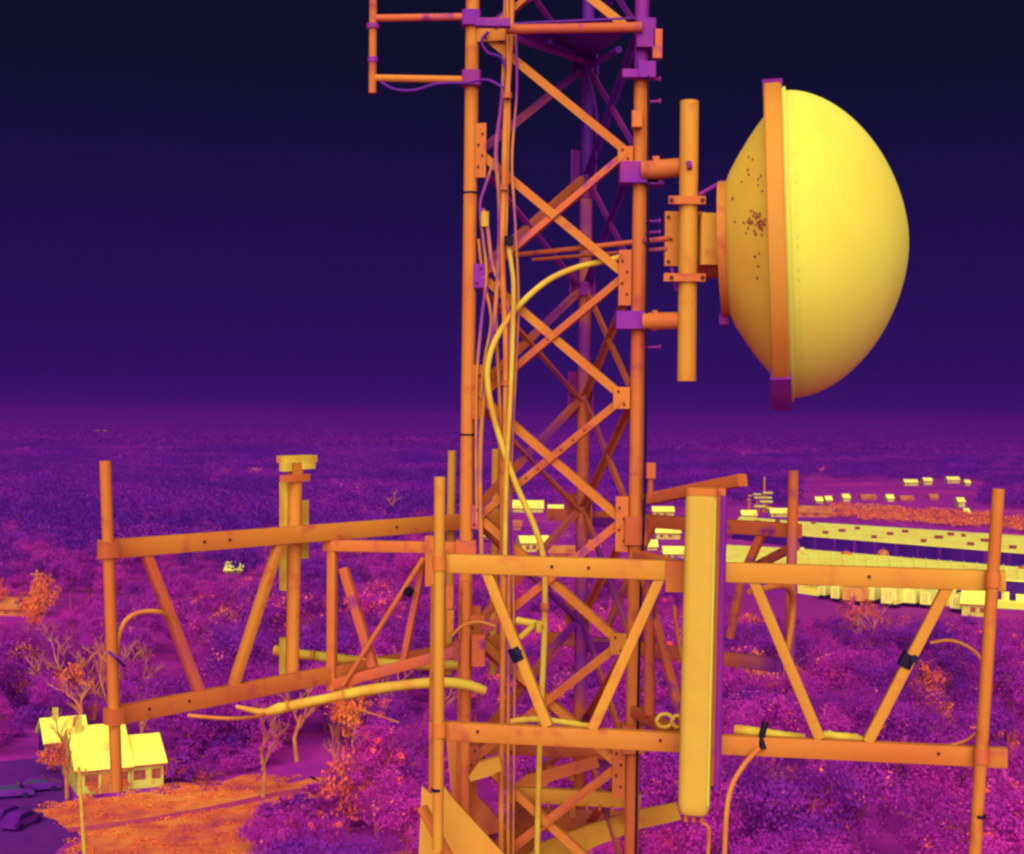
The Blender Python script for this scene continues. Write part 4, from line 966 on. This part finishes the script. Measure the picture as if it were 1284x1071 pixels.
while len(spots) < 300 and tries < 60000:
    tries += 1
    d = 84 + 250 * tq.random() ** .8; x = d * tq.uniform(-.38, .38); p = Vector((x, d, 0))
    if any(inside(p, s) for s in SITES): continue
    if project(p + Vector((0, 0, 9)))[1] > 1085 or not -50 < project(p)[0] < 1334: continue
    if any((p - s[0]).length < (5.2 if d < 220 else 6.5) for s in spots): continue
    px, _ = project(p); hmax = 20.0; cy = clear_y(px, d)
    if cy:
        hmax = H - (ground(px, cy).z * 0 + d * (H / ground(px, cy).y))
    if hmax < 3.2: continue
    i = tq.randrange(5); sc = tq.uniform(.55, 1.08); hh = (11, 12, 12.5, 10, 9)[i] * sc
    if hh > hmax: sc *= hmax / hh
    if sc < .34: continue
    spots.append((p, i, sc))
LAB = {0: 'rounded purple tree in the wood below the tower', 1: 'broad full purple tree in the wood below the tower', 2: 'slender upright purple tree in the wood below the tower', 3: 'wide spreading purple tree in the wood below the tower', 4: 'smaller purple tree in the wood below the tower'}
for p, i, sc in spots:
    t = thing('tree', p, LAB[i], 'tree', 'trees in the wood below the tower')
    t.scale = (sc, sc, sc * tq.uniform(.9, 1.05)); t.rotation_euler = (0, 0, tq.uniform(0, 6.28))
    inst('trunk', TRUNK[i], t); inst('crown', CROWN[i], t)
# bare warm trees whose limbs stand out
bare = [(90, 905, 1.0), (118, 902, .8), (152, 905, 1.1), (172, 900, .8), (372, 955, .9), (485, 930, .9), (547, 935, .8), (935, 1012, .6), (965, 1050, .6), (1010, 1050, .5), (1092, 838, .9), (1075, 850, .6), (1110, 846, .7), (985, 880, .7), (1190, 900, .6), (1262, 935, .7), (490, 648, .9), (40, 870, .8), (330, 1000, .8), (430, 1010, .7), (84, 1002, .75), (104, 940, .9), (140, 925, .9), (60, 900, .9), (178, 945, .8)]
for x, y, s in bare:
    p = ground(x, y); t = thing('bare_tree', p, 'leafless orange-limbed tree standing out of the purple wood', 'tree', 'leafless trees')
    t.scale = (s, s, s); t.rotation_euler = (0, 0, tq.uniform(0, 6.28)); inst('limbs', BARE[tq.randrange(3)], t)
# shrubs on the field and the lot edge
n = 0; tries = 0
while n < 90 and tries < 8000:
    tries += 1
    if n < 60: p = ground(tq.uniform(905, 1290), tq.uniform(785, 850))
    else: p = ground(tq.uniform(215, 430), tq.uniform(985, 1070))
    if inside(p, YARD) or inside(p, FIELD): continue
    s = tq.uniform(.5, 1.1); t = thing('shrub', p, 'low purple shrub on the open ground beyond the trees' if n < 60 else 'low purple shrub at the edge of the bare orange yard', 'shrub', 'shrubs by the field' if n < 60 else 'shrubs by the bare yard')
    t.scale = (s * 1.2, s * 1.2, s); t.rotation_euler = (0, 0, tq.uniform(0, 6.28)); inst('foliage', SHRUB[n % 3], t); n += 1

WARM = crown_mesh('warm_foliage', 500, 2.0, 4.2, 16, 50, .3); WARM.materials.clear(); WARM.materials.append(M['scrub'])
for i, (x, y, sc_) in enumerate(((88, 978, 1.1), (148, 992, .45), (156, 994, .35), (214, 984, .7), (232, 980, .55), (118, 1000, .4), (255, 984, .5), (66, 972, .8))):
    p = ground(x, y); t = thing('garden_bush', p, ['tall orange bush against the left end of the yellow house', 'small orange bush under the house windows', 'smallest orange bush beside the house door', 'round orange bush at the right corner of the house', 'orange bush between the house and the yard edge', 'low orange bush at the front left of the house', 'orange bush on the far side of the yard', 'orange bush in front of the garage'][i], 'bush')
    t.scale = (sc_, sc_, sc_); t.rotation_euler = (0, 0, tq.uniform(0, 6.28)); inst('foliage', WARM, t)
WZ = [(-10, 60, 745, 800, 9), (-10, 45, 850, 885, 6), (55, 120, 905, 925, 4), (262, 330, 790, 830, 6), (395, 450, 935, 955, 2), (915, 1000, 800, 900, 8), (1045, 1135, 800, 850, 6), (1145, 1284, 890, 985, 9), (925, 1030, 1020, 1080, 5), (430, 500, 1010, 1060, 1)]
for (xa_, xb_, ya_, yb_, cnt) in WZ:
    for _ in range(cnt):
        p = ground(tq.uniform(xa_, xb_), tq.uniform(ya_, yb_))
        if inside(p, YARD) or inside(p, LOT): continue
        t = thing('warm_tree', p, 'small orange-leaved tree glowing among the purple wood', 'tree', 'orange trees in the wood')
        s = tq.uniform(.7, 1.7); t.scale = (s * .8, s * .8, s * 1.25); t.rotation_euler = (0, 0, tq.uniform(0, 6.28)); inst('crown', WARM, t); inst('limbs', TRUNK[4], t).scale = (.3, .3, .35)
n = 0
while n < 70:
    p = ground(tq.uniform(215, 350), tq.uniform(915, 985)) if n < 45 else ground(tq.uniform(-20, 60), tq.uniform(870, 945))
    if inside(p, YARD) or inside(p, LOT): continue
    s = tq.uniform(.5, 1.2); t = thing('shrub', p, 'low purple shrub on the ground behind the yellow house', 'shrub', 'shrubs behind the house')
    t.scale = (s * 1.2, s * 1.2, s); t.rotation_euler = (0, 0, tq.uniform(0, 6.28)); inst('foliage', SHRUB[n % 3], t); n += 1

# woods farther off, beyond telling tree from tree
def mass(name, pts, rad, hgt, nq, leaf, m_, zb=.45):
    g = np.random.default_rng(5); N = len(pts); P = np.repeat(np.array(pts), nq, axis=0); n = len(P)
    off = g.normal(0, 1, (n, 3)); off /= np.linalg.norm(off, axis=1)[:, None]; off *= (g.random(n) ** .5)[:, None]
    S = np.repeat(g.uniform(.7, 1.25, N), nq)
    c = np.stack([P[:, 0] + off[:, 0] * rad * S, P[:, 1] + off[:, 1] * rad * S, hgt * S * (zb + .15) + off[:, 2] * hgt * S * .4], 1)
    nn = g.normal(0, .6, (n, 3)) + off * 1.1 + [0, 0, .2]; nn /= np.linalg.norm(nn, axis=1)[:, None]
    a = np.cross(nn, [.3, .5, .8]); a /= np.linalg.norm(a, axis=1)[:, None]; b = np.cross(nn, a)
    L = (leaf * g.uniform(.5, 1.3, n))[:, None]
    V = np.stack([c - a * L * .5, c + b * L * .4, c + a * L * .5, c - b * L * .4], 1).reshape(-1, 3)
    me = bpy.data.meshes.new(name); me.vertices.add(n * 4); me.vertices.foreach_set('co', V.ravel())
    me.loops.add(n * 4); me.loops.foreach_set('vertex_index', np.arange(n * 4, dtype=np.int32)); me.polygons.add(n)
    me.polygons.foreach_set('loop_start', np.arange(0, n * 4, 4, dtype=np.int32)); me.update(calc_edges=True)
    me.materials.append(m_); o = bpy.data.objects.new(name, me); COL.objects.link(o); o['kind'] = 'stuff'; return o
g = np.random.default_rng(3)
pts = []
for _ in range(12500):
    d = math.sqrt(g.uniform(330**2, 1500**2)); x = d * g.uniform(-.42, .42); p = Vector((x, d, 0))
    if any(inside(p, s) for s in SITES): continue
    px, py = project(p)
    if d < 420 and (px > 880 or 600 < px < 880): continue
    if px > 880 and d < 620: continue
    if (1000 < px < 1235 and d < 900) or (615 < px < 725 and d < 600) or (800 < px < 870 and d < 560): continue
    pts.append((x, d))
o = mass('far_wood', pts, 5.4, 6.5, 64, 1.15, M['far']); tag(o, 'purple wood stretching from the middle distance', 'wood')
pts = []
for _ in range(17000):
    d = math.sqrt(g.uniform(1500**2, 7000**2)); pts.append((d * g.uniform(-.42, .42), d))
o = mass('distant_wood', pts, 22, 7, 28, 6, M['haze_leaf'], .3); tag(o, 'hazy dark purple wood reaching the horizon', 'wood')
pts = []
for _ in range(520):
    u = g.uniform(0, 1); q_ = ground(1040 + 330 * u + g.uniform(-10, 10), 640 + 24 * u + g.uniform(-6, 10)); 
    if q_.y > C1[4].y * .9: pts.append((q_.x, q_.y))
o = mass('scrub', pts, 3.0, 2.6, 40, .7, M['scrub']); tag(o, 'warm orange scrub along the back of the warehouse', 'scrub')

yp = []
ymin = min(p.y for p in YARD); ymax = max(p.y for p in YARD); xa = min(p.x for p in YARD); xb = max(p.x for p in YARD)
while len(yp) < 260:
    p = Vector((g.uniform(xa, xb), g.uniform(ymin, ymax), 0))
    q_ = Vector((p.x + g.normal(0, 1.5), p.y + g.normal(0, 1.5), 0))
    px, py = project(p)
    if inside(q_, YARD) and (not inside(p, YARD) or g.random() < .45) and abs(py - (1042 - (px - 84) * .167)) > 6: yp.append((p.x, p.y))
o = mass('yard_scrub', yp, .9, .45, 60, .17, M['yard'], .2); tag(o, 'ragged orange scrub over the bare yard by the house', 'scrub')

# ------------------------------------------------------------------ the air
hz = MB(); zbox(-22000, 22000, -60, 22000, -1.0, 43.0, hz)
hm = bpy.data.materials.new('air'); hm.use_nodes = True; ht = hm.node_tree; ht.nodes.clear()
ho = ht.nodes.new('ShaderNodeOutputMaterial'); pv = ht.nodes.new('ShaderNodeVolumePrincipled')
pv.inputs['Color'].default_value = (.15, .015, .43, 1); pv.inputs['Density'].default_value = 4.5e-4; pv.inputs['Anisotropy'].default_value = 0.0
ht.links.new(pv.outputs[0], ho.inputs['Volume'])
air = hz.build('haze', hm); air['kind'] = 'stuff'
